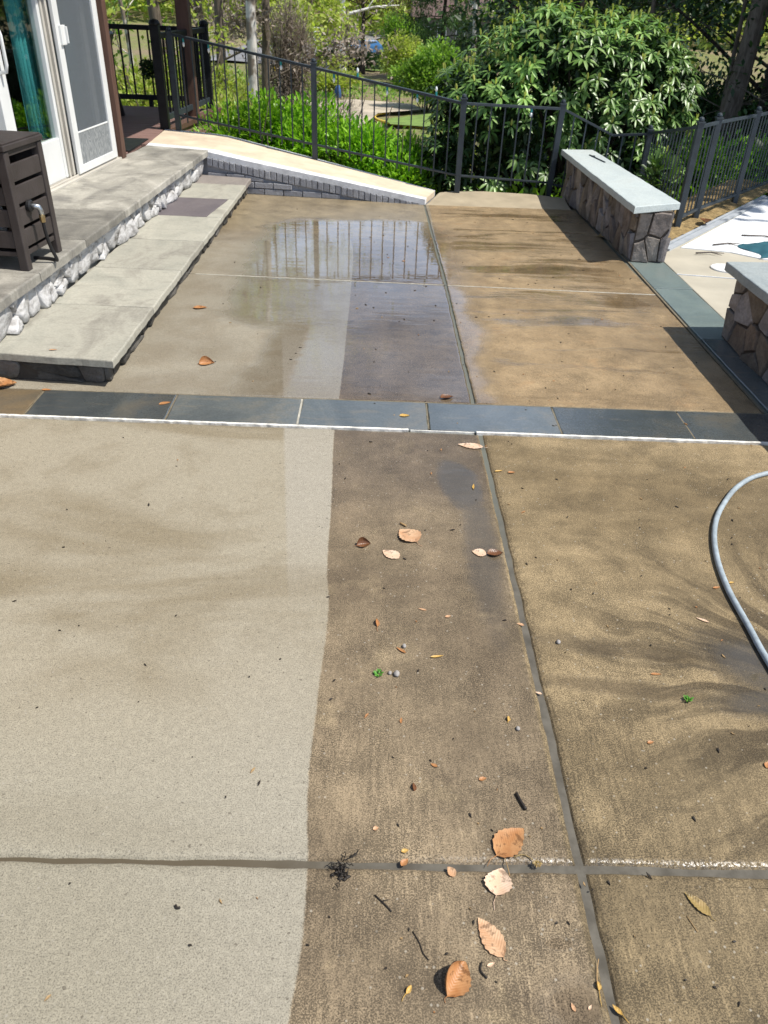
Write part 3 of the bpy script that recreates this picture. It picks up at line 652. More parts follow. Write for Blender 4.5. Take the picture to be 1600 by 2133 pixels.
mb.f = [(j * nx + i, j * nx + i + 1, (j + 1) * nx + i + 1, (j + 1) * nx + i) for j in range(len(ys) - 1) for i in range(nx - 1)]; mb.mi = [0] * len(mb.f)
tag(mb.build('ground', M['ground'], smooth=True), kind='structure')
def sheet(name, poly, dz, mat):        # a thin sheet draped on the terrain
    mb = MB(); n = len(poly)
    cx, cy = sum(p[0] for p in poly) / n, sum(p[1] for p in poly) / n
    K = 6; vs = [(cx, cy, terrain(cx, cy) + dz)]
    fine = [lerp(poly[i], poly[(i + 1) % n], t / 4) for i in range(n) for t in range(4)]; m = len(fine)
    for k in range(1, K + 1):
        for p in fine: q = lerp((cx, cy), p, k / K); vs.append((q[0], q[1], terrain(*q) + dz))
    fs = [(0, 1 + i, 1 + (i + 1) % m) for i in range(m)]
    for k in range(K - 1):
        for i in range(m): a = 1 + k * m; fs.append((a + i, a + m + i, a + m + (i + 1) % m, a + (i + 1) % m))
    mb.add(vs, fs); return tag(mb.build(name, mat, smooth=True), kind='structure')
sheet('road', [(-17, 82), (-5.5, 88), (-5.0, 112), (-2, 128), (2, 141), (-8, 141), (-16, 116)], 0.22, M['asphalt'])
sheet('driveway', [(2.6, 77), (4.4, 79), (9.5, 71), (9, 60), (6.0, 60.5), (3.9, 65)], 0.20, M['asphalt'])
sheet('path', [(-7.5, 60), (-2, 64.5), (2.2, 63), (3.0, 60), (-0.2, 57), (-1.2, 48.5), (-4.6, 47.5)], 0.20, M['tan_path'])
sheet('lawn', [(0.2, 54.5), (4.5, 59.5), (8, 58.5), (8, 51.5), (3.5, 50.5), (0.6, 51.5)], 0.16, M['lawn'])
sheet('lawn', [(-4, 93), (3, 90), (7, 98), (6, 108), (-3, 106)], 0.16, M['lawn'])

# ------------------------------------------------------------------ patio: concrete slabs, joints, bluestone borders
mb = MB(); mb.add([(-3.2, -1.6, -0.010), (4.2, -1.6, -0.010), (4.2, 3.45, -0.010), (-3.2, 3.45, -0.010)], [(0, 1, 2, 3)])
mb.add([(-3.2, 3.45, -0.010), (2.4, 3.45, -0.010), (2.4, 8.05, -0.010), (-3.2, 8.05, -0.010)], [(0, 1, 2, 3)])
tag(mb.build('joint_mud', M['mud']), kind='structure')
def slabobj(name, poly, mat, z0=-0.10, z1=0.0, rnd=0.030, step=0.03, jit=0.0018, seed=0):
    mb = MB(); slab(mb, poly, z0, z1, rnd, step, jit, seed, prof=[(0.0, 0.6), (0.05, 0.34), (0.22, 0.16), (0.55, 0.035), (1.0, 0.0)])
    o = mb.build(name, mat); tag(o, kind='structure'); return o
J = 0.0085
jx = lambda y: 0.521 + (0.495 - 0.521) * (y - 1.06) / 4.4          # the long joint
ya, yb = 1.063, 1.063
fL, fR = (-1.748, 3.290), (1.865, 3.229)                            # border front edge
fy = lambda x: fL[1] + (fR[1] - fL[1]) * (x - fL[0]) / (fR[0] - fL[0])
by = lambda x: 3.575 + (3.543 - 3.575) * (x + 1.64) / 3.49
conc = M['concrete']
slabobj('concrete_slab', [(-3.0, -1.5), (jx(-1.5) - J, -1.5), (jx(ya) - J, ya - J), (-0.1, ya - 0.0075), (-0.9, ya - 0.004), (-3.0, ya - 0.002)], conc, seed=1)
slabobj('concrete_slab', [(jx(-1.5) + J, -1.5), (4.0, -1.5), (4.0, ya - J - 0.03), (jx(ya) + J, ya - J)], conc, seed=2)
slabobj('concrete_slab', [(-3.0, ya), (-0.9, ya + 0.002), (-0.1, ya + 0.0075), (jx(ya) - J, ya + J), (jx(3.2) - J, fy(0.5) - 0.012), (-3.0, fy(-3.0) - 0.012)], conc, seed=3)
slabobj('concrete_slab', [(jx(ya) + J, ya + J), (4.0, ya + J - 0.03), (4.0, fy(4) - 0.012), (jx(3.2) + J, fy(0.5) - 0.012)], conc, seed=4)
j2 = 0.007; c2 = lambda x: 5.515 + (5.417 - 5.515) * (x + 0.3) / 2.2
up_j = 0.009
slabobj('concrete_slab', [(-1.9, by(-1.9) + 0.006), (jx(3.55) - up_j, by(0.5) + 0.006), (jx(5.43) - up_j, c2(0.49) - j2), (-1.9, c2(-1.9) - j2)], conc, rnd=0.014, seed=5)
slabobj('concrete_slab', [(jx(3.55) + up_j, by(0.5) + 0.006), (1.972, by(1.97) + 0.006), (1.972, c2(1.97) - j2), (jx(5.43) + up_j, c2(0.49) - j2)], conc, rnd=0.014, seed=6)
slabobj('concrete_slab', [(-1.9, c2(-1.9) + j2), (jx(5.43) - up_j, c2(0.49) + j2), (0.452 - up_j, 8.02), (-1.3, 8.22), (-1.9, 8.22)], conc, rnd=0.014, seed=7)
lip = lambda x, y: 0.0 + 0.035 * max(0, min(1, (y - 8.02) / 0.35)) ** 1.5
slabobj('concrete_slab', [(jx(5.43) + up_j, c2(0.49) + j2), (1.972, c2(1.97) + j2), (1.93, 8.0), (0.452 + up_j, 8.0)], conc, rnd=0.014, seed=8)
# front border stones
bx_t = [-3.2, -2.30, -1.640, -0.978, -0.354, 0.267, 0.897, 1.527, 2.16, 2.8]
for i in range(len(bx_t) - 1):
    a, b_ = bx_t[i] + 0.0035, bx_t[i + 1] - 0.0035
    m = M['border_brown'] if i in (0, 1) else M['border']
    mb = MB(); slab(mb, [(a, fy(a) + 0.002), (b_, fy(b_) + 0.002), (b_, by(b_) - 0.004), (a, by(a) - 0.004)], -0.06, 0.002, 0.005, 0.04, 0.0022, 20 + i)
    o = mb.build('border_stone', m); tag(o, kind='structure')
mb = MB()
for i in range(len(bx_t) - 1):
    x = bx_t[i]
    if i and i != 4: mb.box((x, (fy(x) + by(x)) / 2, -0.004), (0.0066, 0.27, 0.008))
mb.prism([(-3.2, by(-3.2) - 0.003), (1.97, by(1.97) - 0.003), (1.97, by(1.97) + 0.007), (-3.2, by(-3.2) + 0.007)], -0.02, -0.001)
mb.prism([(1.972, 3.56), (1.984, 3.56), (1.999, 6.2), (1.990, 8.0), (1.976, 8.0), (1.986, 6.2)], -0.02, 0.0012)
tag(mb.build('joint_mortar', M['tan_joint']), kind='structure')
mb = MB(); mb.box((-0.354, (fy(-.354) + by(-.354)) / 2, -0.0015), (0.009, 0.27, 0.010)); tag(mb.build('joint_mortar', M['mortar_pale']), kind='structure')
mb = MB(); rg = random.Random(3)
for (a, b_) in ((-3.0, 0.17), (0.49, 2.8)):       # white caulk along the border, worn away in the middle
    n = max(2, int((b_ - a) / 0.03)); top = [(a + (b_ - a) * i / n) for i in range(n + 1)]
    lo = [(x, fy(x) - 0.011 + rg.uniform(-0.0035, 0.0025)) for x in top]; hi = [(x, fy(x) + 0.003 + rg.uniform(-0.001, 0.002)) for x in top][::-1]
    mb.prism(lo + hi, -0.02, 0.0045)
n = 14; top = [0.18 + 0.30 * i / n for i in range(n + 1)]
lo = [(x, fy(x) - 0.004 + rg.uniform(-0.002, 0.001)) for x in top]; hi = [(x, fy(x) + 0.001 + rg.uniform(-0.001, 0.001)) for x in top][::-1]
mb.prism(lo + hi, -0.02, 0.0005)
tag(mb.build('caulk_line', M['caulk']), kind='structure')
mb = MB(); mb.prism([(-1.29, c2(-1.29) - 0.006), (jx(5.43) - 0.012, c2(.48) - 0.006), (jx(5.43) - 0.012, c2(.48) + 0.006), (-1.29, c2(-1.29) + 0.006)], -0.02, -0.0015)
mb.prism([(jx(5.43) + 0.012, c2(.5) - 0.006), (1.97, c2(1.97) - 0.006), (1.97, c2(1.97) + 0.006), (jx(5.43) + 0.012, c2(.5) + 0.006)], -0.02, -0.0015)
tag(mb.build('joint_mortar', M['mortar_pale']), kind='structure')
# side border between the seat walls
for i, (y0, y1) in enumerate(((3.57, 4.56), (4.572, 5.55), (5.562, 6.52), (6.532, 7.4), (7.412, 8.0))):
    xl = lambda y: 2.000 - 0.004 * (y - 6)
    mb = MB(); slab(mb, [(xl(y0), y0), (2.285, y0), (2.275, y1), (xl(y1), y1)], -0.06, 0.0025, 0.004, 0.06, 0.0012, 40 + i)
    tag(mb.build('border_stone', M['border_green'] if i in (1, 2) else M['border']), kind='structure')

# concrete apron at the far end, beyond the painted kerb
mb = MB(); slab(mb, [(0.459, 8.008), (1.90, 8.008), (1.90, 8.36), (1.55, 8.50), (1.1, 8.56), (0.76, 8.52), (0.62, 8.43)], -0.3, lip, 0.012, 0.05, 0.002, 9)
tag(mb.build('patio_apron', M['apron']), kind='structure')

# pool surround
mb = MB(); slab(mb, [(2.29, 2.0), (7.5, 2.0), (7.5, 5.10), (2.29, 5.93)], -0.08, -0.002, 0.006, 0.1, 0.001, 1)
slab(mb, [(2.29, 5.945), (7.5, 5.12), (7.5, 9.0), (4.25, 8.95), (2.36, 6.52), (2.29, 6.52)], -0.08, -0.002, 0.006, 0.1, 0.001, 2)
tag(mb.build('pool_deck', M['pool_deck']), kind='structure')
mb = MB(); mb.prism([(2.56, 6.70), (2.95, 6.60), (3.15, 6.42), (6.8, 5.8), (7.2, 8.7), (4.28, 8.92)], -0.004, 0.006)
mb.prism([(2.29, 5.936), (7.5, 5.108), (7.5, 5.116), (2.29, 5.944)], -0.03, 0.0)
tag(mb.build('pool_floor', M['pool_white']), kind='structure')
mb = MB()
for k, (o_, h) in enumerate(((0.0, 0.014), (0.035, 0.006), (0.07, 0.014))):
    dx, dy = -0.78 * o_, 0.62 * o_
    mb.bar((2.42 + dx, 6.60 + dy, 0.0), (4.26 + dx, 8.92 + dy, 0.0), 0.03, h * 2)
tag(mb.build('drain_channel', M['channel']), kind='structure')
mb = MB(); rg = random.Random(8)
A0, A1 = Vector((2.33, 6.62)), Vector((4.6, 9.5)); nrm = Vector((-0.785, 0.62)); vs = []; N, K = 60, 10
for i in range(N + 1):
    for k in range(K + 1):
        p = A0 + (A1 - A0) * i / N + nrm * (0.01 + 0.55 * k / K)
        vs.append((p.x, p.y, 0.005 + 0.02 * math.sin(math.pi * k / K) + rg.uniform(-0.008, 0.012)))
mb.add(vs, [(i * (K + 1) + k, (i + 1) * (K + 1) + k, (i + 1) * (K + 1) + k + 1, i * (K + 1) + k + 1) for i in range(N) for k in range(K)])
tag(mb.build('mulch_bed', M['mulch']), kind='structure')

# ------------------------------------------------------------------ stone step and terrace
st = thing('stone_step', 'low stone step with pale bluestone treads over dark rubble riser', 'step', (-1.55, 3.62, 0))
mb = MB(); mb.prism([(-2.6, 3.70), (-1.365, 3.685), (-1.325, 8.2), (-1.80, 8.3), (-2.6, 8.3)], -0.05, 0.108)
mb.build('core', M['mortar_dark'], st)
mb = MB(); stone_face(mb, (-1.362, 3.68), (-1.322, 8.2), 0.0, 0.108, 0.15, 0.085, 0.020, 11, gap=0.004, rndk=1)
stone_face(mb, (-2.6, 3.73), (-1.365, 3.685), 0.0, 0.108, 0.17, 0.085, 0.018, 12, gap=0.004, rndk=1)
mb.build('riser', M['dark_stone'], st, smooth=True)
tR = lambda y: -1.292 + (-1.259 + 1.292) * (y - 3.61) / 4.71
tL = lambda y: -1.90 + 0.14 * (y - 3.7) / 4.7
cuts = [None, 4.40, 5.13, 5.85, 6.58, 7.25, 7.87, 8.20]
prev = (3.70, 3.612)
for i, y1 in enumerate(cuts[1:]):
    l0, r0 = prev; l1, r1 = (y1 + 0.02, y1) if y1 != 8.20 else (8.30, 8.20)
    g = 0.004
    if i == 4:      # the purple stone with a paler tip
        pts = [((tL(l0)), l0 + g), (-1.40, r0 + g + 0.012), (-1.33, r1 - g), (tL(l1), l1 - g)]
        mb = MB(); slab(mb, pts, 0.110, 0.150, 0.006, 0.05, 0.002, 60 + i)
        tag(mb.build('flagstone', M['purple'], st), 'dark purple tread stone')
        pts = [(-1.394, r0 + g + 0.012), (tR(r0), r0 + g), (tR(r1), r1 - g), (-1.324, r1 - g)]
        mb = MB(); slab(mb, pts, 0.110, 0.150, 0.006, 0.05, 0.002, 70 + i); mb.build('flagstone', M['tread'], st)
    else:
        pts = [(tL(l0) if i else -2.6, l0 + g), (tR(r0), r0 + g), (tR(r1), r1 - g), (tL(l1), l1 - g)]
        if i == 0: pts = [(-2.6, 3.72), (-1.9, 3.675), (tR(3.61), 3.612), (tR(r1), r1 - g), (tL(l1), l1 - g), (-2.6, l1)]
        mb = MB(); slab(mb, pts, 0.110, 0.150, 0.007, 0.04, 0.0035, 60 + i)
        o = mb.build('flagstone', M['purple_pale'] if i == 6 else M['tread'], st)
        if i == 6: tag(o, 'mauve grey tread stone at the far end')
    prev = (l1, r1)

te = thing('stone_terrace', 'raised flagstone terrace along the house with whitened stone riser', 'terrace', (-2.1, 4.0, 0))
mb = MB(); mb.prism([(-3.0, 3.75), (-1.945, 3.75), (-1.775, 8.29), (-2.35, 8.7), (-3.0, 8.7)], -0.05, 0.318)
mb.build('core', M['mortar_pale'], te)
mb = MB(); stone_face(mb, (-1.942, 3.75), (-1.772, 8.29), 0.150, 0.320, 0.165, 0.17, 0.046, 21, gap=0.003, extra=0.45, rndk=1)
stone_face(mb, (-3.0, 3.75), (-1.925, 3.75), 0.150, 0.320, 0.2, 0.16, 0.046, 22, gap=0.006, rndk=1)
mb.build('riser', M['white_stone'], te, smooth=True)
eR = lambda y: -1.862 + (-1.688 + 1.862) * (y - 3.76) / 4.58
wl = lambda y: -2.5 + 0.069 * (y - 6.34) - 0.16
prev = 3.70
for i, y1 in enumerate([4.27, 4.97, 5.74, 6.43, 7.10, 7.74, 8.33]):
    g = 0.004; back = min(y1, 7.62) if i < 6 else None
    if i < 5: pts = [(wl(prev), prev + g), (eR(prev), prev + g), (eR(y1), y1 - g), (wl(y1), y1 - g)]
    elif i == 5: pts = [(wl(prev), prev + g), (eR(prev), prev + g), (eR(y1), y1 - g), (-2.40, y1 - g)]
    else: pts = [(-2.395, prev + g), (eR(prev), prev + g), (-1.685, 8.33), (-2.325, 8.49)]
    mb = MB(); slab(mb, pts, 0.320, 0.370, 0.008, 0.04, 0.0035, 80 + i)
    o = mb.build('flagstone', M['terrace'], te)
    prev = y1

# ------------------------------------------------------------------ house with sliding door
hd = Vector((0.0688, 0.9976)); hn = Vector((0.9976, -0.0688)); h0 = Vector((-2.4934, 6.3406))
def hp(s, out, z): q = h0 + hd * s + hn * out; return (q.x, q.y, z)
def hbox(mb, s0, s1, o0, o1, z0, z1, mi=0):
    return mb.hexa([hp(s0, o0, z0), hp(s1, o0, z0), hp(s1, o1, z0), hp(s0, o1, z0), hp(s0, o0, z1), hp(s1, o0, z1), hp(s1, o1, z1), hp(s0, o1, z1)], mi)
house = thing('house', 'house end wall with white sliding glass door and brown corner trim', 'house', hp(0, 0, 0.3))
mb = MB(); hbox(mb, -6.0, -1.62, -0.25, 0.0, 0.1, 2.9); hbox(mb, -1.62, 1.38, -0.25, 0.0, 2.42, 2.9); hbox(mb, 1.36, 1.38, -3.2, -0.02, 0.1, 2.9)
hbox(mb, -1.62, 1.36, -0.25, -0.03, 0.05, 0.345)
hbox(mb, -6.0, 1.36, -3.4, -3.2, 0.1, 2.9); hbox(mb, -6.2, -6.0, -3.4, 0.0, 0.1, 2.9)
mb.build('wall', M['siding'], house)
mb = MB(); hbox(mb, -5.9, 1.35, -3.2, -0.26, 0.25, 0.34); hbox(mb, -1.75, -1.7, -3.2, -0.26, 0.34, 2.6); hbox(mb, -1.7, 1.35, -3.2, -0.26, 2.6, 2.65)
mb.build('room', M['dark_room'], house)
mb = MB(); hbox(mb, -6.4, 1.36, -3.6, 0.66, 2.66, 2.80); hbox(mb, 1.361, 5.6, -3.6, 1.08, 2.66, 2.80)
mb.build('roof', M['siding'], house)
mb = MB(); hbox(mb, 1.385, 1.475, -0.15, 0.055, 0.33, 2.66); mb.build('corner_trim', M['brown_trim'], house, bevel=0.004)
door = MB(); hbox(door, -1.60, -1.50, -0.12, 0.015, 0.38, 2.42); hbox(door, -1.60, 1.37, -0.12, 0.015, 2.34, 2.418)
hbox(door, 1.335, 1.378, -0.12, 0.012, 0.38, 2.34)
fr = door.build('door_frame', M['beige_vinyl'], house, bevel=0.003)
mb = MB(); hbox(mb, -1.62, 1.38, -0.14, 0.045, 0.352, 0.385); hbox(mb, -1.60, 1.37, -0.035, -0.02, 0.385, 0.40); hbox(mb, -1.60, 1.37, 0.0, 0.012, 0.385, 0.398)
mb.build('sill', M['beige_vinyl'], fr, bevel=0.003)
# fixed panel (left, ends at s~0.40) and operating leaf behind the screen
mb = MB(); hbox(mb, -1.50, -0.55, -0.09, -0.045, 0.40, 0.46); hbox(mb, -0.50, -0.36, -0.075, -0.01, 0.40, 2.34); hbox(mb, -1.5, -1.38, -0.085, -0.035, 0.40, 2.34)
hbox(mb, -0.36, 0.30, -0.07, -0.02, 0.40, 0.69); hbox(mb, -0.36, 0.30, -0.07, -0.02, 2.22, 2.34); hbox(mb, 0.30, 0.34, -0.075, -0.014, 0.40, 2.34)
dl = mb.build('sliding_door', M['white_vinyl'], house, bevel=0.004)
mb = MB(); hbox(mb, -0.36, 0.30, -0.048, -0.044, 0.69, 2.22); hbox(mb, -1.38, -0.50, -0.066, -0.062, 0.46, 2.3); mb.build('glass', M['glass'], dl)
mb = MB(); mb.tube([hp(-0.43, -0.02, 1.18), hp(-0.43, 0.035, 1.19), hp(-0.43, 0.045, 1.23), hp(-0.43, 0.045, 1.40), hp(-0.43, 0.035, 1.44), hp(-0.43, -0.02, 1.45)], 0.012, 8); mb.build('handle', M['white_vinyl'], dl, smooth=True)
mb = MB(); hbox(mb, 0.345, 0.375, -0.085, -0.005, 0.40, 2.34); hbox(mb, 0.382, 0.405, -0.10, -0.03, 0.40, 2.34); hbox(mb, 0.412, 0.445, -0.085, 0.0, 0.40, 2.34); hbox(mb, 0.34, 0.45, -0.11, -0.05, 0.40, 2.34)
mb.build('jamb_track', M['beige_vinyl'], house, bevel=0.002)
mb = MB(); hbox(mb, 0.47, 0.56, 0.0, 0.028, 0.398, 2.33); hbox(mb, 1.235, 1.33, 0.0, 0.028, 0.398, 2.33); hbox(mb, 0.56, 1.235, 0.0, 0.028, 0.398, 0.455); hbox(mb, 0.56, 1.235, 0.0, 0.028, 2.26, 2.33); hbox(mb, 0.57, 1.225, 0.006, 0.022, 0.685, 0.697)
sc = mb.build('screen_door', M['white_vinyl'], house, bevel=0.003)
mb = MB(); hbox(mb, 0.56, 1.235, 0.012, 0.0135, 0.697, 2.26); mb.build('mesh', M['screen'], sc)
mb = MB(); hbox(mb, 0.56, 1.235, 0.006, 0.018, 0.455, 0.685); mb.build('kick_panel', M['oak'], sc)
mb = MB(); hbox(mb, 0.515, 0.60, 0.028, 0.045, 1.30, 1.43); hbox(mb, 0.585, 0.60, 0.045, 0.062, 1.31, 1.42); mb.build('handle', M['white_vinyl'], sc, bevel=0.003)
mb = MB(); hbox(mb, 0.50, 0.58, -0.10, -0.05, 0.40, 2.34); hbox(mb, 1.16, 1.25, -0.10, -0.05, 0.40, 2.34); hbox(mb, 0.58, 1.16, -0.10, -0.05, 0.40, 0.47); hbox(mb, 0.58, 1.16, -0.10, -0.05, 2.25, 2.34); 
dl2 = mb.build('sliding_door', M['white_vinyl'], house, bevel=0.003)
mb = MB(); hbox(mb, 0.58, 1.16, -0.078, -0.074, 0.47, 2.25); mb.build('glass', M['glass'], dl2)
def curtain(name, label, s0, s1, out, seed):
    mb = MB(); N = 60; vs = []; rg = random.Random(seed)
    for i in range(N + 1):
        s = s0 + (s1 - s0) * i / N; o_ = out + 0.035 * math.sin(i * 1.05) + rg.uniform(-.006, .006)
        vs += [hp(s, o_, 0.36), hp(s, o_ * 0.6 + out * 0.4, 2.5), hp(s, o_ - 0.012, 0.36), hp(s, o_ * 0.6 + out * 0.4 - 0.012, 2.5)]
    fs = []
    for i in range(N): a = i * 4; fs += [(a, a + 4, a + 5, a + 1), (a + 2, a + 3, a + 7, a + 6), (a, a + 2, a + 6, a + 4), (a + 1, a + 5, a + 7, a + 3)]
    mb.add(vs, fs); tag(mb.build(name, M['teal_curtain'], smooth=True), label, 'curtain')
curtain('curtain', 'teal curtain behind the clear left glass pane', 0.16, 0.80, -0.165, 1)
curtain('curtain', 'teal curtain seen dimly through the grey screen door', 0.86, 1.33, -0.165, 2)

# ------------------------------------------------------------------ deck, railing, porch post
dk = thing('wooden_deck', 'brown board deck behind the house corner with boxed edge', 'deck', (-3.2, 9.8, 0.3))
rg = random.Random(4); mb = MB(); y = 7.86
dR = lambda y: -2.40 + 0.11 * (y - 9.62) / 1.0 if y > 9.6 else -2.335 - 0.065 * max(0, (y - 8.8) / 0.82)
while y < 11.5:
    y1 = y + 0.138; r = -2.40 if y < 8.5 else dR((y + y1) / 2) - 0.02
    mb.box(((-4.6 + r) / 2, (y + y1) / 2, 0.355 + rg.uniform(-.001, .001)), (r + 4.6, 0.132, 0.03)); y = y1 + 0.002
mb.build('boards', M['deck'], dk, bevel=0.003)
mb = MB(); mb.bar((-2.39, 9.62, 0.345), (-2.17, 11.62, 0.345), 0.10, 0.06); mb.build('edge_beam', M['brown_trim'], dk, bevel=0.004)
mb = MB(); mb.bar((-2.36, 9.70, 0.14), (-2.20, 11.60, 0.14), 0.04, 0.34); mb.build('fascia', M['deck'], dk, bevel=0.004)
mb = MB(); mb.bar((-4.6, 11.56, 0.14), (-2.23, 11.56, 0.14), 0.04, 0.34); mb.build('fascia', M['deck'], dk, bevel=0.004)
for (x, y) in ((-2.28, 11.46), (-4.5, 11.4), (-2.44, 9.9), (-4.5, 8.2)): mb = MB(); mb.box((x, y, -0.55), (0.12, 0.12, 1.4)); mb.build('support_post', M['deck'], dk)
mb = MB(); mb.box((-2.62, 8.45, 0.376), (0.46, 0.75, 0.012)); tag(mb.build('door_mat', M['black_rail'], bevel=0.003), 'dark doormat lying on the brown deck by the house corner', 'doormat')
rl = thing('deck_railing', 'black metal railing round the wooden deck edge', 'railing', (-2.4, 9.62, 0.37))
nP, fP = (-2.40, 9.62), (-2.255, 11.52); bkL = (-4.4, 11.50)
for p, h in ((nP, 0.98), (fP, 0.93), (bkL, 0.93)):
    mb = MB(); mb.box((p[0], p[1], 0.37 + h / 2), (0.095, 0.095, h)); mb.lathe([(0.055, 0), (0.062, 0.02), (0.045, 0.05), (0.01, 0.06)], (p[0], p[1], 0.37 + h), 10); mb.build('post', M['black_rail'], rl, bevel=0.004)
for a, b_ in ((nP, fP), (fP, bkL)):
    mb = MB(); mb.bar((*a, 1.255), (*b_, 1.255), 0.06, 0.055); mb.build('top_rail', M['black_rail'], rl, bevel=0.004)
    mb = MB(); mb.bar((*a, 0.475), (*b_, 0.475), 0.04, 0.06); mb.build('bottom_rail', M['black_metal'] if a == nP else M['black_rail'], rl, bevel=0.003)
    L = (Vector(b_) - Vector(a)).length; k = int(L / 0.118)
    me = None
    for i in range(1, k):
        p = lerp(a, b_, i / k)
        if me is None:
            mb = MB(); mb.box((0, 0, 0), (0.02, 0.02, 0.76)); q = mb.build('baluster', M['black_rail']); me = q.data
        else: q = bpy.data.objects.new('baluster', me); C.objects.link(q)
        q.location = (p[0], p[1], 0.865); put_under(q, rl)
mb = MB(); mb.box((-3.02, 11.5, 0.41), (0.05, 0.05, 0.09)); mb.build('foot_block', M['black_rail'], rl)
pp = MB(); pp.box((-2.33, 10.75, 1.51), (0.15, 0.15, 2.28)); tag(pp.build('porch_post', M['brown_trim'], bevel=0.006), 'dark brown square post rising behind the deck railing', 'post')
# covered grill and plant ball
mb = MB(); vs = []
prof = [(0.30, 0.0), (0.27, 0.25), (0.235, 0.5), (0.25, 0.75), (0.29, 0.84), (0.27, 0.87), (0.05, 0.88)]
rg = random.Random(9); n = 24
for r, z in prof:
    for k in range(n):
        a = 2 * math.pi * k / n; rr = r / max(abs(math.cos(a)), abs(math.sin(a))) ** 0.7 * (1 + 0.05 * math.sin(5 * a + z * 3)); vs.append((-3.42 + rr * math.cos(a), 10.45 + rr * math.sin(a), 0.372 + z))
fs = [(i * n + k, i * n + (k + 1) % n, (i + 1) * n + (k + 1) % n, (i + 1) * n + k) for i in range(len(prof) - 1) for k in range(n)] + [tuple(range(n))[::-1], tuple((len(prof) - 1) * n + k for k in range(n))]
mb.add(vs, fs); tag(mb.build('grill_cover', M['rubber'], smooth=True), 'tall black covered grill on the deck behind the house corner', 'covered grill')
rgn = np.random.default_rng(3); v = norm(rgn.normal(0, 1, (500, 3)))
o = leaf_obj('plant_ball', np.array([-2.56, 9.78, 0.93]) + v * rgn.uniform(0.03, 0.085, (500, 1)), v + rgn.normal(0, .5, (500, 3)), 0.04, 0.022, M['dgreen'])
tag(o, 'dark leafy ball hanging beside the near black railing post', 'plant')

# ------------------------------------------------------------------ painted brick kerb wall with pink cap
kb = thing('kerb_wall', 'sloping grey painted brick kerb with white edge and pinkish cap', 'low wall', (-0.6, 8.3, 0))
kf = [(-1.70, 8.29), (-1.25, 8.205), (-0.42, 8.11), (0.452, 7.985)]          # front face line
kb_ = [(-2.40, 9.60), (-0.68, 8.99), (0.62, 8.50)]
zc = lambda x: 0.365 + (0.055 - 0.365) * (max(-1.70, x) + 1.70) / 2.15
front = [(-2.34, 8.50), (-1.705, 8.315)] + kf[1:]
poly = front + [(0.60, 8.42)] + kb_[::-1]
mb = MB()
N = 16
def pl(pts, t):
    L = [0]
    for i in range(len(pts) - 1): L.append(L[-1] + (Vector(pts[i + 1]) - Vector(pts[i])).length)
    d = t * L[-1]
    for i in range(len(pts) - 1):
        if d <= L[i + 1] + 1e-9: return lerp(pts[i], pts[i + 1], (d - L[i]) / (L[i + 1] - L[i]))
    return pts[-1]
fl = [(-2.34, 8.50), (-1.70, 8.30)] + kf[1:]; bl = [(-2.40, 9.60), (-0.68, 8.99), (0.58, 8.49)]
def strip3(mb, t0, t1, dz0, dz1, mi=0, zlow=None):
    """cap strip between fractions t0..t1 from front line to back line"""
    vs = []
    for i in range(N + 1):
        a, b_ = pl(fl, i / N), pl(bl, i / N)
        for t, dz in ((t0, dz0), (t1, dz1)):
            q = lerp(a, b_, t); z = zc(q[0]) + dz; vs += [(q[0], q[1], z), (q[0], q[1], z - 0.05 if zlow is None else zlow)]
    fs = []
    for i in range(N):
        a = i * 4; fs += [(a, a + 4, a + 6, a + 2), (a + 1, a + 3, a + 7, a + 5), (a, a + 1, a + 5, a + 4), (a + 2, a + 6, a + 7, a + 3)]
    fs += [(0, 2, 3, 1), (N * 4, N * 4 + 1, N * 4 + 3, N * 4 + 2)]
    mb.add(vs, fs, mi)
mb = MB(); strip3(mb, 0.16, 0.95, 0.0, 0.0); mb.build('cap', M['cap'], kb)
mb = MB(); strip3(mb, 0.003, 0.159, -0.004, 0.0); strip3(mb, 0.951, 1.0, 0.004, 0.004); mb.build('white_edge', M['cap_white'], kb)
mb = MB()
ins = lambda p: (p[0], p[1] + 0.035)
mb.prism([ins(p) for p in fl] + bl[::-1], -0.4, lambda x, y: zc(x) - 0.051); mb.build('core', M['brick'], kb)
mb = MB(); rg = random.Random(6)
def brick(mb, x0, x1, z0, z1, z0b=None, z1b=None):
    f = lambda x: np.interp(x, [p[0] for p in kf], [p[1] for p in kf])
    z0b = z0 if z0b is None else z0b; z1b = z1 if z1b is None else z1b; o_ = rg.uniform(-0.004, 0.004)
    mb.hexa([(x0, f(x0) + o_, z0), (x1, f(x1) + o_, z0b), (x1, f(x1) + 0.06, z0b), (x0, f(x0) + 0.06, z0), (x0, f(x0) + o_, z1), (x1, f(x1) + o_, z1b), (x1, f(x1) + 0.06, z1b), (x0, f(x0) + 0.06, z1)])
x = -1.70
while x < 0.44:            # rowlock course under the cap
    x1 = min(x + 0.058, 0.448); h = 0.075
    a0, a1 = zc(x) - 0.055, zc(x1) - 0.055
    brick(mb, x, x1 - 0.006, max(-0.02, a0 - h), a0, max(-0.02, a1 - h), a1); x = x1
row = 0; z = 0.0
while z < 0.24:
    x = -1.70 + (0.09 if row % 2 else 0.0)
    while x < 0.44:
        x1 = x + 0.19; lim = zc(x1) - 0.055 - 0.081
        if z + 0.02 < lim: brick(mb, x, x1 - 0.008, z, min(z + 0.052, zc(x) - 0.137), z, min(z + 0.052, lim))
        x = x1
    z += 0.060; row += 1
mb.build('bricks', M['brick'], kb, bevel=0.005)

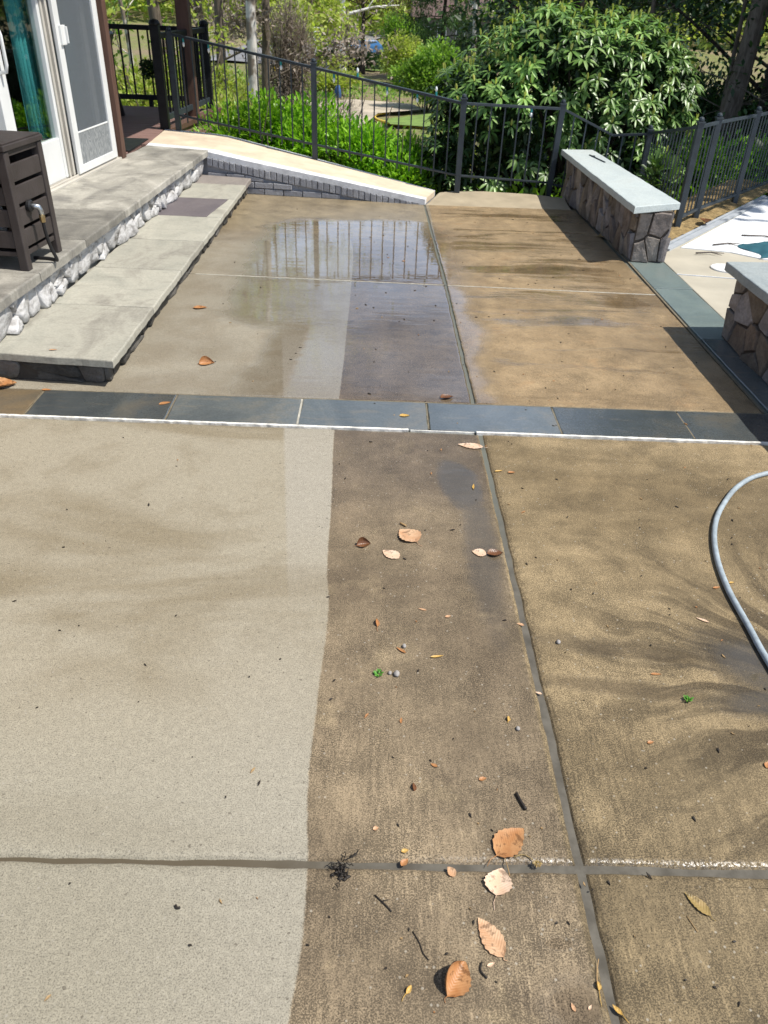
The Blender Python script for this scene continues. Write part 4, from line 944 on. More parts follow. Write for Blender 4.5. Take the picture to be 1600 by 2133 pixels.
# ------------------------------------------------------------------ stone seat walls
def seat_wall(label, P, cop, zt, thick, mats, seed, cwx, chh):
    """P: base corner quad (near-left, near-right, far-right, far-left); cop: coping quad the same way"""
    cx = sum(p[0] for p in P) / 4; cy = sum(p[1] for p in P) / 4
    t = thing('seat_wall', label, 'low wall', (cx, cy, 0))
    mb = MB(); mb.prism(P, -0.1, zt - thick - 0.001); mb.build('core', M['mortar'], t)
    mb = MB()
    for k in range(4):
        a, b_ = P[k], P[(k + 1) % 4]; stone_face(mb, a, b_, 0.0, zt - thick - 0.004, cwx, chh, 0.026, seed + k, gap=0.007, extra=0.25)
    mb.build('stonework', M['bench_stone'], t)
    mb = MB(); slab(mb, cop, zt - thick, zt, 0.006, 0.05, 0.0025, seed + 9); mb.build('coping', mats, t)
    return t
seat_wall('stone seat wall with pale coping and a small metal bar on it', [(2.005, 6.24), (2.255, 6.22), (2.17, 8.60), (1.925, 8.58)],
          [(1.918, 6.10), (2.325, 6.30), (2.19, 8.72), (1.858, 8.675)], 0.44, 0.05, M['coping'], 100, 0.13, 0.20)
seat_wall('stone seat wall cut off by the right edge, under darker grey coping', [(2.17, 2.5), (2.45, 2.5), (2.43, 4.62), (2.15, 4.62)],
          [(2.09, 2.42), (2.52, 2.42), (2.50, 4.72), (2.085, 4.69)], 0.44, 0.05, M['coping_dark'], 140, 0.19, 0.17)
mb = MB(); mb.bar((2.075, 8.36, 0.445), (2.135, 7.97, 0.445), 0.014, 0.008); mb.box((2.093, 8.27, 0.448), (0.03, 0.016, 0.012), 0.15)
tag(mb.build('metal_bar', M['black_metal'], bevel=0.002), 'thin grey metal bar lying on the pale coping', 'bar')

# ------------------------------------------------------------------ fences
def cap_post(mb, x, y, z0, z1, s=0.055, lean=(0, 0)):
    a = s / 2
    q = [(x - a, y - a, z0), (x + a, y - a, z0), (x + a, y + a, z0), (x - a, y + a, z0)]
    mb.hexa(q + [(p[0] + lean[0], p[1] + lean[1], z1) for p in q])
    x += lean[0]; y += lean[1]
    mb.box((x, y, z1 + 0.006), (s * 1.25, s * 1.25, 0.014)); mb.lathe([(0.018, 0.012), (0.026, 0.022), (0.022, 0.04), (0.004, 0.05)], (x, y, z1), 10)
fe = thing('metal_fence', 'black metal fence stepping down the pink kerb toward the rhododendron', 'fence', (-2.22, 9.50, 0.37))
FP = [(-2.235, 9.535, 0.365, 1.30), (-0.685, 8.955, 0.20, 1.10), (0.80, 8.46, 0.035, 0.88), (1.79, 8.71, -0.05, 0.84), (2.74, 8.72, -0.2, 0.64)]
for i, (x, y, z0, z1) in enumerate(FP):
    mb = MB(); cap_post(mb, x, y, z0, z1, lean=(0.03, 0.02) if i == 3 else (0, 0)); mb.build('post', M['black_metal'], fe, bevel=0.002)
pm = None
def picket(p0, p1, r):
    mb = MB(); mb.bar(p0, p1, r, r); return mb.build('picket', M['black_metal'], fe)
for i in range(4):
    a, b_ = FP[i], FP[i + 1]; drop = 0.06
    ta, tb = Vector((a[0], a[1], a[3] - 0.035)), Vector((b_[0], b_[1], b_[3] - 0.035))
    ba, bb = Vector((a[0], a[1], a[2] + (0.16 if i < 3 else 0.15))), Vector((b_[0], b_[1], b_[2] + 0.16))
    if i == 0: ta.z = 1.285
    mb = MB()
    if i == 3:
        mid = Vector((2.40, 8.84, 0.565)); ta.x += 0.03; ta.y += 0.02
        mb.bar(ta, mid, 0.034, 0.022); mb.bar(mid, tb, 0.034, 0.022)
    else: mb.bar(ta, tb, 0.036, 0.024)
    mb.build('top_rail', M['black_metal'], fe, bevel=0.002)
    mb = MB(); mb.bar(ba, bb, 0.030, 0.018); mb.build('bottom_rail', M['black_metal'], fe, bevel=0.002)
    L = (tb - ta).length; k = int(L / 0.128)
    for j in range(1, k):
        t = j / k; p = ta.lerp(tb, t); q = ba.lerp(bb, t)
        if i == 3: p = ta.lerp(mid, t / 0.6) if t < 0.6 else mid.lerp(tb, (t - 0.6) / 0.4)
        q = q - Vector((0, 0, drop)); picket(tuple(q), (p.x, p.y, p.z), 0.013)
rf = thing('picket_fence', 'black metal fence of closely set pickets above the straw bed', 'fence', (2.72, 7.34, 0))
RP = [(2.74, 8.72, -0.2, 0.64), (2.725, 7.345, 0.0, 0.875), (3.03, 7.75, 0.0, 0.87), (3.70, 8.52, 0.0, 0.86), (4.46, 9.40, 0.0, 0.86), (5.4, 10.5, 0.0, 0.86)]
for i in range(1, 6):
    x, y, z0, z1 = RP[i]; mb = MB(); cap_post(mb, x, y, z0, z1, 0.05); mb.build('post', M['black_metal'], rf, bevel=0.002)
for i in range(5):
    a, b_ = RP[i], RP[i + 1]; ta, tb = Vector((a[0], a[1], a[3] - 0.03)), Vector((b_[0], b_[1], b_[3] - 0.03)); ba, bb = Vector((a[0], a[1], a[2] + 0.10)), Vector((b_[0], b_[1], b_[2] + 0.10))
    mb = MB(); mb.bar(ta, tb, 0.03, 0.025); mb.build('top_rail', M['black_metal'], rf, bevel=0.002)
    mb = MB(); mb.bar(ba, bb, 0.03, 0.025); mb.build('bottom_rail', M['black_metal'], rf, bevel=0.002)
    L = (tb - ta).length; k = max(2, int(L / 0.085))
    for j in range(1, k):
        t = j / k; p = ta.lerp(tb, t); q = ba.lerp(bb, t); mb = MB(); mb.bar(tuple(q), tuple(p), 0.010, 0.010); mb.build('picket', M['black_metal'], rf)
# string light bulbs clipped to the rails
def bulb(p, upd=-1):
    t = thing('light_bulb', 'small clear bulb in a teal socket clipped to the black fence rail', 'light bulb', p, 'string light bulbs on the fence')
    mb = MB(); mb.lathe([(0.011, 0.0), (0.011, 0.03 * upd), (0.008, 0.034 * upd)], (0, 0, 0), 10); a = mb.build('socket', M['teal_plastic']); a.parent = t
    mb = MB(); mb.lathe([(0.007, 0.034 * upd), (0.014, 0.05 * upd), (0.011, 0.066 * upd), (0.002, 0.08 * upd)], (0, 0, 0), 10); a = mb.build('globe', M['bulb'], smooth=True); a.parent = t
for i, t, u in ((0, 0.10, -1), (0, 0.28, -1), (0, 0.78, -1), (1, 0.14, -1), (1, 0.30, 1), (1, 0.50, -1), (1, 0.70, -1), (1, 0.82, 1), (2, 0.7, -1)):
    a, b_ = FP[i], FP[i + 1]; z0, z1 = (1.285 if i == 0 else a[3] - 0.035), b_[3] - 0.035
    bulb((a[0] + (b_[0] - a[0]) * t, a[1] + (b_[1] - a[1]) * t - 0.005, z0 + (z1 - z0) * t + (0.012 if u > 0 else -0.012)), u)

# ------------------------------------------------------------------ hose box
hb = thing('hose_box', 'dark brown slatted resin hose box standing on the terrace', 'hose box', (-2.1, 4.45, 0.37))
fx = (-1.905, 4.285); rx = (-1.868, 4.705); wv = Vector((rx[0] - fx[0], rx[1] - fx[1])); wv.normalize(); lv = Vector((-wv.y, wv.x)); DW, DL = 0.425, 0.56
def bp(a, l, z): q = Vector(fx) + wv * a + lv * l; return (q.x, q.y, 0.37 + z)          # a along right face, l leftwards along the front
def bbox(mb, a0, a1, l0, l1, z0, z1, t=0.0): return mb.hexa([bp(a0, l0, z0), bp(a1, l0, z0), bp(a1, l1, z0), bp(a0, l1, z0), bp(a0 + t, l0 + t, z1), bp(a1, l0 + t, z1), bp(a1, l1, z1), bp(a0 + t, l1, z1)])
for a, l in ((0, 0), (DW - 0.05, 0), (0, DL - 0.05), (DW - 0.05, DL - 0.05)):
    mb = MB(); bbox(mb, a, a + 0.05, l, l + 0.05, 0.0, 0.60); mb.build('leg', M['plastic_brown'], hb, bevel=0.005)
mb = MB(); bbox(mb, -0.008, DW + 0.008, -0.008, DL + 0.008, 0.602, 0.632); bbox(mb, 0.0, DW, 0.0, DL, 0.632, 0.640); mb.build('lid', M['plastic_brown'], hb, bevel=0.006)
zs = [(0.118, 0.208), (0.228, 0.318), (0.338, 0.428), (0.448, 0.535)]
for z0, z1 in zs:
    mb = MB(); bbox(mb, 0.052, DW - 0.052, 0.006, 0.022, z0, z1); mb.build('slat', M['plastic_brown'], hb, bevel=0.004)
    mb = MB(); bbox(mb, 0.006, 0.022, 0.052, DL - 0.052, z0, z1); mb.build('slat', M['plastic_brown'], hb, bevel=0.004)
for (a0, a1, l0, l1) in ((0.052, DW - 0.052, 0.008, 0.022), (0.008, 0.022, 0.052, DL - 0.052)):
    mb = MB(); bbox(mb, a0, a1, l0, l1, 0.075, 0.10); mb.build('slat', M['plastic_brown'], hb, bevel=0.004)
mb = MB(); bbox(mb, 0.052, DW - 0.052, 0.008, 0.022, 0.572, 0.600); bbox(mb, 0.008, 0.022, 0.052, DL - 0.052, 0.572, 0.600); bbox(mb, 0.052, DW - 0.03, DL - 0.03, DL - 0.015, 0.075, 0.60); bbox(mb, DW - 0.022, DW - 0.01, 0.05, DL - 0.05, 0.075, 0.60); mb.build('frame', M['plastic_brown'], hb, bevel=0.003)
mb = MB(); bbox(mb, 0.03, DW - 0.03, 0.03, DL - 0.04, 0.08, 0.09); mb.build('floor', M['plastic_dark'], hb)
c0 = Vector(bp(0.20, 0.30, 0.0))
cl = MB()
for k in range(4):
    pts = [(c0.x + 0.155 * math.cos(a) + 0.0 * k, c0.y + 0.135 * math.sin(a), 0.37 + 0.492 + 0.027 * k + 0.006 * math.sin(3 * a + k)) for a in np.linspace(0, 2 * math.pi, 40)]
    cl.tube(pts, 0.014, 8)
cl.lathe([(0.10, 0.47), (0.10, 0.93), (0.09, 0.945)], (c0.x, c0.y, 0.0), 16)
tag(cl.build('hose_coil', M['hose_white'], smooth=True), 'white hose coiled inside the dark slatted box', 'hose')
# spigot elbow and black lead hose on the right face
sp = Vector(bp(0.14, 0.0, 0.315)); rn = -lv
def spp(o_, a, z): q = sp.xy + rn * o_ + wv * a; return (q.x, q.y, sp.z + z)
mb = MB(); mb.tube([spp(0.0, 0, 0), spp(0.014, 0, 0), spp(0.02, 0, 0)], [0.032, 0.032, 0.024], 16); mb.build('escutcheon', M['rubber'], hb, smooth=False)
mb = MB(); mb.tube([spp(0.012, 0, 0), spp(0.035, 0, 0), spp(0.05, 0.006, -0.004), spp(0.056, 0.012, -0.02), spp(0.057, 0.013, -0.05)], [0.013, 0.013, 0.0145, 0.0135, 0.0135], 12); mb.build('elbow', M['chrome'], hb, smooth=True)
mb = MB(); mb.tube([spp(0.057, 0.013, -0.048), spp(0.057, 0.013, -0.056), spp(0.057, 0.013, -0.085)], [0.015, 0.016, 0.014], 10); mb.build('connector', M['brass'], hb)
mb = MB(); mb.tube(catmull([spp(0.057, 0.013, -0.082), spp(0.058, 0.016, -0.14), spp(0.062, 0.03, -0.22), spp(0.075, 0.05, -0.295), spp(0.05, 0.075, -0.306), spp(0.0, 0.09, -0.306), spp(-0.08, 0.09, -0.306)], 6), 0.0095, 10); mb.build('lead_hose', M['rubber'], hb, smooth=True)

# ------------------------------------------------------------------ pool side things
mb = MB(); mb.lathe([(0.115, 0.0), (0.115, 0.010), (0.105, 0.014), (0.03, 0.015)], (2.73, 6.12, -0.002), 28)
tag(mb.build('skimmer_lid', M['lid_white'], smooth=False), 'round white skimmer lid set in the pool deck', 'lid')
mb = MB(); rg = random.Random(12); N, K = 26, 12; vs = []
for i in range(N + 1):
    for k in range(K + 1):
        u, v = i / N, k / K
        h = 0.10 * math.sin(math.pi * min(1, u * 1.05)) ** 0.7 * math.sin(math.pi * v) ** 0.7 * (0.75 + 0.25 * math.sin(9 * u + 4 * v)) + 0.007
        vs.append((3.12 + 1.1 * u + 0.05 * math.sin(6 * v), 6.42 + 0.42 * v + 0.20 * u + 0.03 * math.sin(7 * u), h + rg.uniform(0, 0.008)))
mb.add(vs, [(i * (K + 1) + k, (i + 1) * (K + 1) + k, (i + 1) * (K + 1) + k + 1, i * (K + 1) + k + 1) for i in range(N) for k in range(K)])
tag(mb.build('pool_cover', M['tarp'], smooth=True), 'teal pool cover heaped on the white pool floor', 'cover')
for i, (p, q, lab) in enumerate((((2.86, 6.78), (3.12, 6.86), 'dark forked twig on the white pool floor beside the teal cover'), ((2.62, 6.50), (2.86, 6.52), 'thin twig lying where the white pool floor meets the pool deck'), ((3.25, 7.15), (3.6, 7.10), 'bare stick on the white floor beyond the teal cover'))):
    mb = MB(); m = lerp(p, q, 0.55); mb.tube([(*p, 0.014), (m[0], m[1] + 0.012, 0.018), (*q, 0.014)], [0.007, 0.006, 0.003], 6); mb.tube([(m[0], m[1] + 0.012, 0.018), (m[0] + 0.07, m[1] - 0.05, 0.014)], [0.005, 0.002], 5)
    tag(mb.build('twig', M['wood_grey'], smooth=True), lab, 'twig')

# ------------------------------------------------------------------ foreground hose
hpts = [(2.6, 2.98, 0.0105), (2.1, 3.03, 0.0105), (1.74, 2.93, 0.0105), (1.57, 2.82, 0.0105), (1.43, 2.645, 0.0105), (1.345, 2.49, 0.0105), (1.287, 2.31, 0.0105), (1.258, 2.12, 0.0105), (1.254, 1.92, 0.0105), (1.252, 1.75, 0.0105), (1.27, 1.4, 0.0105), (1.4, 0.9, 0.0105), (1.9, 0.4, 0.0105)]
mb = MB(); mb.tube(catmull(hpts, 10), 0.0105, 12); tag(mb.build('garden_hose', M['hose_grey'], smooth=True), 'grey hose curving over the stained concrete at right', 'hose')

# ------------------------------------------------------------------ fallen leaves and scraps
def fallen(name, label, cat, x, y, L, Wd, rot, mat, curl=0.25, seed=0, stem=0.35, serr=0.06, kind='leaf', group=None, lift=0.0):
    roll = curl >= 0.6
    rg = random.Random(seed); mb = MB(); n = 14; rows = []
    for i in range(n + 1):
        t = i / n; w_ = math.sin(math.pi * min(1, t ** 0.85)) ** 0.8 * Wd / 2 * (1.15 - 0.3 * t)
        if i in (0, n): w_ = 0.0006
        row = []
        for k in range(-3, 4):
            f = k / 3; yy = w_ * f * (1 + (serr * (1 if i % 2 else -1) if abs(k) == 3 else 0)) + 0.04 * L * math.sin(2.5 * t + seed)
            zz = abs(f) ** 1.6 * w_ * curl + 0.12 * curl * L * (t - 0.5) ** 2 * 4 + rg.uniform(0, 0.03) * L * abs(curl) + 0.0012
            if roll and f > 0: zz = w_ * (1 - math.cos(f * 2.2)) * 0.9 + 0.0012; yy = w_ * math.sin(f * 2.2) * 0.62
            elif roll: zz *= 0.35
            row.append(((t - 0.5) * L, yy, zz + lift))
        rows.append(row)
    m = 7; vs = [p for r in rows for p in r]
    vs2 = [(p[0], p[1], p[2] + 0.0007) for p in vs]; o_ = len(vs)
    fs = [(i * m + k, i * m + k + 1, (i + 1) * m + k + 1, (i + 1) * m + k) for i in range(n) for k in range(m - 1)]
    fs2 = [tuple(j + o_ for j in f)[::-1] for f in fs]
    mb.add(vs + vs2, fs + fs2)
    if stem > 0:
        p = rows[0][3]; mb.tube([(p[0], p[1], p[2] + .001), (p[0] - L * stem * 0.5, p[1] + L * 0.04, 0.003), (p[0] - L * stem, p[1] - L * 0.02, 0.002)], [0.0011, 0.0009, 0.0007], 5)
    o = mb.build(name, mat, smooth=True); o.location = (x, y, 0.0); o.rotation_euler = (0, 0, rot)
    return tag(o, label, cat, group)
LV = [  # name,label,x,y,length,width,rot,mat,curl
 ('fallen_leaf', 'large orange leaf just above the horizontal joint near the joint crossing', .362, 1.123, .105, .068, .75, 'leaf_orange', .18, 0.35),
 ('fallen_leaf', 'tan leaf with a dark brown stain just below the horizontal joint', .322, 1.022, .070, .062, 1.3, 'leaf_pale', .25, 0.5),
 ('fallen_leaf', 'flat tan pointed leaf low on the brown concrete', .287, .895, .095, .048, 2.15, 'leaf_tan', .12, 0.1),
 ('fallen_leaf', 'glossy orange leaf curled up along one side near the bottom', .205, .808, .082, .06, 1.05, 'leaf_orange', .75, 0.15),
 ('fallen_leaf', 'broad tan leaf with ragged edge midway on the brown strip', .146, 2.392, .10, .085, 2.2, 'leaf_tan', .22, 0.3),
 ('fallen_leaf', 'small pale leaf below the broad ragged tan leaf', .080, 2.275, .075, .05, 2.4, 'leaf_pale', .12, 0.0),
 ('fallen_leaf', 'dark brown folded leaf close to the washed edge', -.02, 2.33, .055, .04, .3, 'leaf_brown', .8, 0.2),
 ('fallen_leaf', 'pale pinkish narrow leaf next to the white caulk line', .449, 3.117, .115, .05, 3.0, 'leaf_pale', .12, 0.2),
 ('fallen_leaf', 'whitish squarish leaf piece beside the long joint', .405, 2.30, .055, .045, 2.9, 'leaf_pale', .1, 0.0),
 ('fallen_leaf', 'brown shrivelled leaf touching the whitish leaf piece', .463, 2.295, .06, .04, .2, 'leaf_brown', .45, 0.0),
 ('fallen_leaf', 'narrow yellowish leaf on the right slab below the joint', .767, .977, .068, .026, 2.2, 'leaf_olive', .25, 0.2),
 ('fallen_leaf', 'orange leaf on damp concrete near the middle of the stone step', -1.115, 4.838, .085, .05, .1, 'leaf_orange', .3, 0.1),
 ('fallen_leaf', 'rolled orange leaf on damp concrete near the front of the step', -.907, 3.958, .085, .055, .3, 'leaf_orange', .6, 0.1),
 ('fallen_leaf', 'small orange leaf lying on the dark bluestone border', -1.015, 3.457, .06, .028, .5, 'leaf_orange', .2, 0.0),
 ('fallen_leaf', 'brown wet leaf at the back edge of the bluestone border', .375, 3.615, .07, .045, .4, 'leaf_brown', .5, 0.1),
 ('fallen_leaf', 'tan leaf scrap on the wet bluestone near its middle', .155, 3.40, .05, .028, .2, 'leaf_yellow', .3, 0.0),
 ('fallen_leaf', 'large rusty lobed leaf against the dark step riser', -1.865, 3.595, .15, .11, .4, 'leaf_orange', .55, 0.4),
 ('fallen_leaf', 'small rust leaf scrap beside the step corner on the brown border stone', -1.63, 3.57, .05, .02, -.1, 'leaf_orange', .3, 0.0),
 ('fallen_leaf', 'reddish brown oak leaf on the straw bed by the fence', 3.046, 7.525, .16, .10, 1.2, 'leaf_brown', .5, 0.2),
 ('fallen_leaf', 'rust leaf scrap with split tip above the two pebbles', .033, 1.903, .038, .018, 1.6, 'leaf_orange', .6, 0.6),
 ('leaf_scrap', 'orange leaf scrap lying half in the horizontal joint', .104, 1.066, .030, .020, .9, 'leaf_orange', .4, 0.0),
 ('leaf_scrap', 'pale tan ragged leaf scrap just below the horizontal joint', .212, 1.045, .034, .026, 2.2, 'leaf_tan', .3, 0.0),
 ('leaf_scrap', 'yellow bud scale just above the horizontal joint', .105, 1.096, .022, .014, .3, 'leaf_yellow', .5, 0.0),
 ('leaf_scrap', 'rusty folded leaf scrap midway below the twigs', .132, 1.277, .030, .016, 1.6, 'leaf_brown', .6, 0.0),
 ('leaf_scrap', 'small red leaf scrap left of the black twig', .313, 1.305, .026, .016, .2, 'leaf_orange', .4, 0.0),
 ('leaf_scrap', 'small orange leaf curl above the rusty folded scrap', .188, 1.346, .024, .012, 2.6, 'leaf_orange', .4, 0.0),
 ('leaf_scrap', 'tiny upright orange sliver left of centre on the brown strip', .104, 1.496, .026, .009, 1.5, 'leaf_orange', .4, 0.0),
 ('leaf_scrap', 'yellow green bud husk near the long joint', .408, 1.511, .024, .016, 1.4, 'leaf_yellow', .6, 0.3),
 ('leaf_scrap', 'pale scrap caught in the long joint above its middle', .502, 1.915, .030, .014, 2.8, 'leaf_tan', .3, 0.0),
 ('leaf_scrap', 'white scrap caught in the muddy long joint', .512, 1.615, .024, .010, 2.7, 'leaf_pale', .3, 0.0),
 ('leaf_scrap', 'yellow bud husk with stalk across the long joint near the bottom', .500, .800, .024, .016, 1.5, 'leaf_yellow', .6, 1.6),
 ('leaf_scrap', 'orange husk in the muddy joint at the bottom', .530, .755, .030, .012, 2.2, 'leaf_yellow', .5, 1.0),
 ('leaf_scrap', 'orange seed scale at the bottom left of the long joint', .440, .757, .020, .010, 1.9, 'leaf_tan', .3, 0.0),
 ('leaf_scrap', 'pale seed scale at the bottom next to the long joint', .474, .757, .014, .007, .9, 'leaf_pale', .3, 0.0),
 ('leaf_scrap', 'bent yellow bud husk at the bottom left of the brown concrete', .106, .786, .024, .014, 1.0, 'leaf_yellow', .7, 0.9),
 ('leaf_scrap', 'pale curl of bark beside the glossy curled leaf', .281, .838, .022, .010, .4, 'leaf_pale', .4, 0.0),
 ('leaf_scrap', 'tan round scrap on the brown strip above the twig clump', .035, 1.154, .018, .014, .3, 'leaf_tan', .5, 0.0),
 ('leaf_scrap', 'red scrap at the right edge on dark stained concrete', 1.091, 1.369, .030, .02, .9, 'leaf_orange', .4, 0.0),
 ('leaf_scrap', 'small red scrap in the middle of the dark right slab', .793, 1.437, .024, .014, .3, 'leaf_orange', .4, 0.0),
 ('leaf_scrap', 'orange scrap right of the joint near the white caulk', .605, 2.885, .040, .02, .2, 'leaf_orange', .4, 0.0),
 ('leaf_scrap', 'tan curl right of the joint near the white caulk', .551, 2.895, .045, .014, .4, 'leaf_yellow', .5, 0.0),
 ('leaf_scrap', 'pale sliver beside the wet patch and grey hose', 1.115, 1.954, .05, .014, 2.6, 'leaf_pale', .3, 0.0),
 ('leaf_scrap', 'orange sliver against the inside of the grey hose bend', 1.225, 2.13, .035, .014, .2, 'leaf_orange', .3, 0.0),
 ('leaf_scrap', 'tiny orange sliver in the grey hose curve', 1.29, 2.16, .026, .012, .2, 'leaf_yellow', .3, 0.0),
 ('leaf_scrap', 'tan leaf curl stuck left of the long joint beside the dark puddle', .43, 2.76, .05, .012, 1.4, 'leaf_yellow', .5, 0.0),
 ('leaf_scrap', 'orange flake on the right slab below its dark streaks', .885, 1.70, .04, .012, 0.05, 'leaf_orange', .2, 0.0),
 ('leaf_scrap', 'orange seed sliver in the upper part of the brown strip', .183, 1.974, .034, .010, 2.9, 'leaf_tan', .2, 0.0),
 ('leaf_scrap', 'tan flake right of the orange seed sliver', .266, 1.942, .024, .014, .4, 'leaf_tan', .3, 0.0),
 ('leaf_scrap', 'rust bud scale pointing at the pebbles', .108, 1.776, .046, .013, 2.4, 'leaf_orange', .5, 0.0),
 ('leaf_scrap', 'tan bud scale lying flat right of the pebbles', .219, 1.753, .050, .012, .1, 'leaf_yellow', .5, 0.0),
 ('leaf_scrap', 'tan sliver on the terrace step front slab', -1.62, 3.72, .05, .015, .1, 'leaf_tan', .3, 0.0),
]
for i, (nm, lab, x, y, L, Wd, rot, m, curl, stem) in enumerate(LV):
    o = fallen(nm, lab, 'leaf' if nm == 'fallen_leaf' else 'leaf scrap', x, y, L * (1 if nm == 'fallen_leaf' else .82), Wd * (1 if nm == 'fallen_leaf' else .78), rot, M[m], curl, i, stem, group='fallen leaves on the patio' if nm == 'fallen_leaf' else 'leaf scraps on the patio')
    if 'step front slab' in lab: o.location.z = 0.151
    if 'straw bed' in lab: o.location.z = 0.035
    if 'joint' in lab and abs(x - jx(y)) < 0.02: o.location.z = -0.004
for lab, x, y, s, sd_ in (('green moss tuft left of two pebbles on the brown strip', .038, 1.672, .017, 1), ('bright green seedling on the dark right slab', .949, 1.596, .017, 2), ('olive sprig over the horizontal joint left of the crossing', .417, 1.068, .011, 3)):
    rgn = np.random.default_rng(sd_); n = 26; v = rgn.normal(0, 1, (n, 3)); v[:, 2] = np.abs(v[:, 2]) * .5 + .15
    o = leaf_obj('green_sprig', norm(v) * s * rgn.uniform(0.0, .5, (n, 1)), v, s * .75, s * .4, M['leaf_green'] if sd_ < 3 else M['leaf_olive']); o.location = (x, y, 0.003); tag(o, lab, 'sprig')
for i, (lab, x, y, r) in enumerate((('larger grey pebble beside the green moss tuft', .093, 1.673, .009), ('small grey pebble between moss tuft and larger pebble', .073, 1.678, .006), ('tiny grey pebble above the rust bud scale', .118, 1.795, .007), ('grey pebble close to the lower long joint', .43, 1.475, .006), ('pale pebble by the right side of the long joint', .61, 1.83, .007))):
    mb = MB(); mb.blob((0, 0, r * .7), (r, r * 1.25, r * .8), i, 9, 6, 0.12); o = mb.build('pebble', M['pebble'], smooth=True); o.location = (x, y, 0); tag(o, lab, 'pebble', 'pebbles on the patio')
def twig(name, lab, pts, r, mat, br=()):
    mb = MB(); mb.tube(catmull([(*p, r + 0.001) for p in pts], 4), r, 6)
    for b_ in br: mb.tube([(*p, r + 0.002) for p in b_], [r * .8, r * .4][:len(b_)] if len(b_) == 2 else r * .6, 5)
    tag(mb.build(name, mat, smooth=True), lab, 'twig')
twig('twig', 'short black twig below the lower long joint', [(.395, 1.262), (.402, 1.24), (.412, 1.215)], .0042, M['twig_dark'])
twig('twig', 'thin dark branched twig under the horizontal joint', [(.035, .985), (.055, .966), (.072, .948)], .0018, M['twig_dark'], [((.05, .97), (.066, .975))])
twig('twig', 'long thin dark stalk left of the flat tan leaf', [(.118, .905), (.132, .88), (.138, .86), (.15, .845)], .0012, M['twig_dark'])
twig('twig', 'red brown needle across the lower long joint', [(.513, .853), (.505, .83), (.499, .805)], .0012, M['twig_tan'])
twig('twig', 'curved green stem from the large orange leaf toward the crossing', [(.365, 1.085), (.385, 1.092), (.405, 1.083), (.418, 1.066)], .0012, M['leaf_olive'])
twig('twig', 'tan leaf stalk joining the orange leaf and stained leaf', [(.342, 1.085), (.346, 1.06), (.348, 1.038)], .0012, M['twig_tan'])
twig('twig', 'short brown stalk above the broad ragged tan leaf', [(.118, 2.475), (.14, 2.455)], .004, M['twig_tan'])
twig('twig', 'thin red needle on the lower right slab', [(.735, .95), (.742, .93), (.747, .915)], .001, M['twig_tan'])
twig('twig', 'dark curled stalk right of the glossy curled leaf', [(.262, .842), (.258, .825), (.27, .81)], .0022, M['twig_dark'])
twig('twig', 'dark sliver on the lower left slab', [(-.408, .953), (-.403, .947), (-.396, .948)], .003, M['twig_dark'])
# muddy clump of rootlets
mb = MB(); rg = random.Random(31)
for k in range(26):
    x, y = -.043 + rg.gauss(0, .011), 1.048 + rg.gauss(0, .018); a = rg.uniform(0, 6.28); L = rg.uniform(.006, .018) if k % 9 else .034
    mb.tube([(x, y, .003 + rg.random() * .008), (x + L * .5 * math.cos(a), y + L * .5 * math.sin(a), .006 + rg.random() * .012), (x + L * math.cos(a + .5), y + L * math.sin(a + .5), .003)], [.0016, .0013, .0006], 5)
for k in range(22): mb.blob((-.043 + rg.gauss(0, .011), 1.036 + rg.gauss(0, .014), .002), (.005, .0045, .004), k, 7, 5, .3)
tag(mb.build('root_clump', M['twig_dark'], smooth=True), 'black muddy clump of rootlets under the horizontal joint', 'debris clump')
# uncountable specks of litter
rgn = np.random.default_rng(11)
mb = MB(); rg = random.Random(77); n = 0
while n < 360:
    y = 0.65 + 7.0 * rg.random() ** 1.7; x = rg.uniform(-0.14, 1.9) if rg.random() < 0.86 else rg.uniform(-1.3, -0.14)
    if y > 3.2 and y < 3.3: continue
    if x < -0.14 and y > 3.5 and x < -1.2: continue
    s = rg.uniform(.0014, .0046) * (1 + .10 * y); a = rg.uniform(0, math.pi); e = rg.uniform(1, 3.2); mi = rg.choices([0, 1, 2], [6, 2, 1])[0]
    ca, sa = math.cos(a), math.sin(a); p = [(-e, -.4), (0, -.9), (e, -.2), (.3, .8)]
    q = [(x + s * (u * ca - v * sa) * .7, y + s * (u * sa + v * ca) * .7, .001) for u, v in p]
    t = [(a_, b_, .003 + rg.random() * .002) for a_, b_, c_ in q]
    mb.hexa(q + t, mi); n += 1
tag(mb.build('leaf_litter', [M['twig_dark'], M['twig_tan'], M['leaf_orange']]), 'scattered specks of dark leaf litter over the stained concrete', 'litter', kind='stuff')

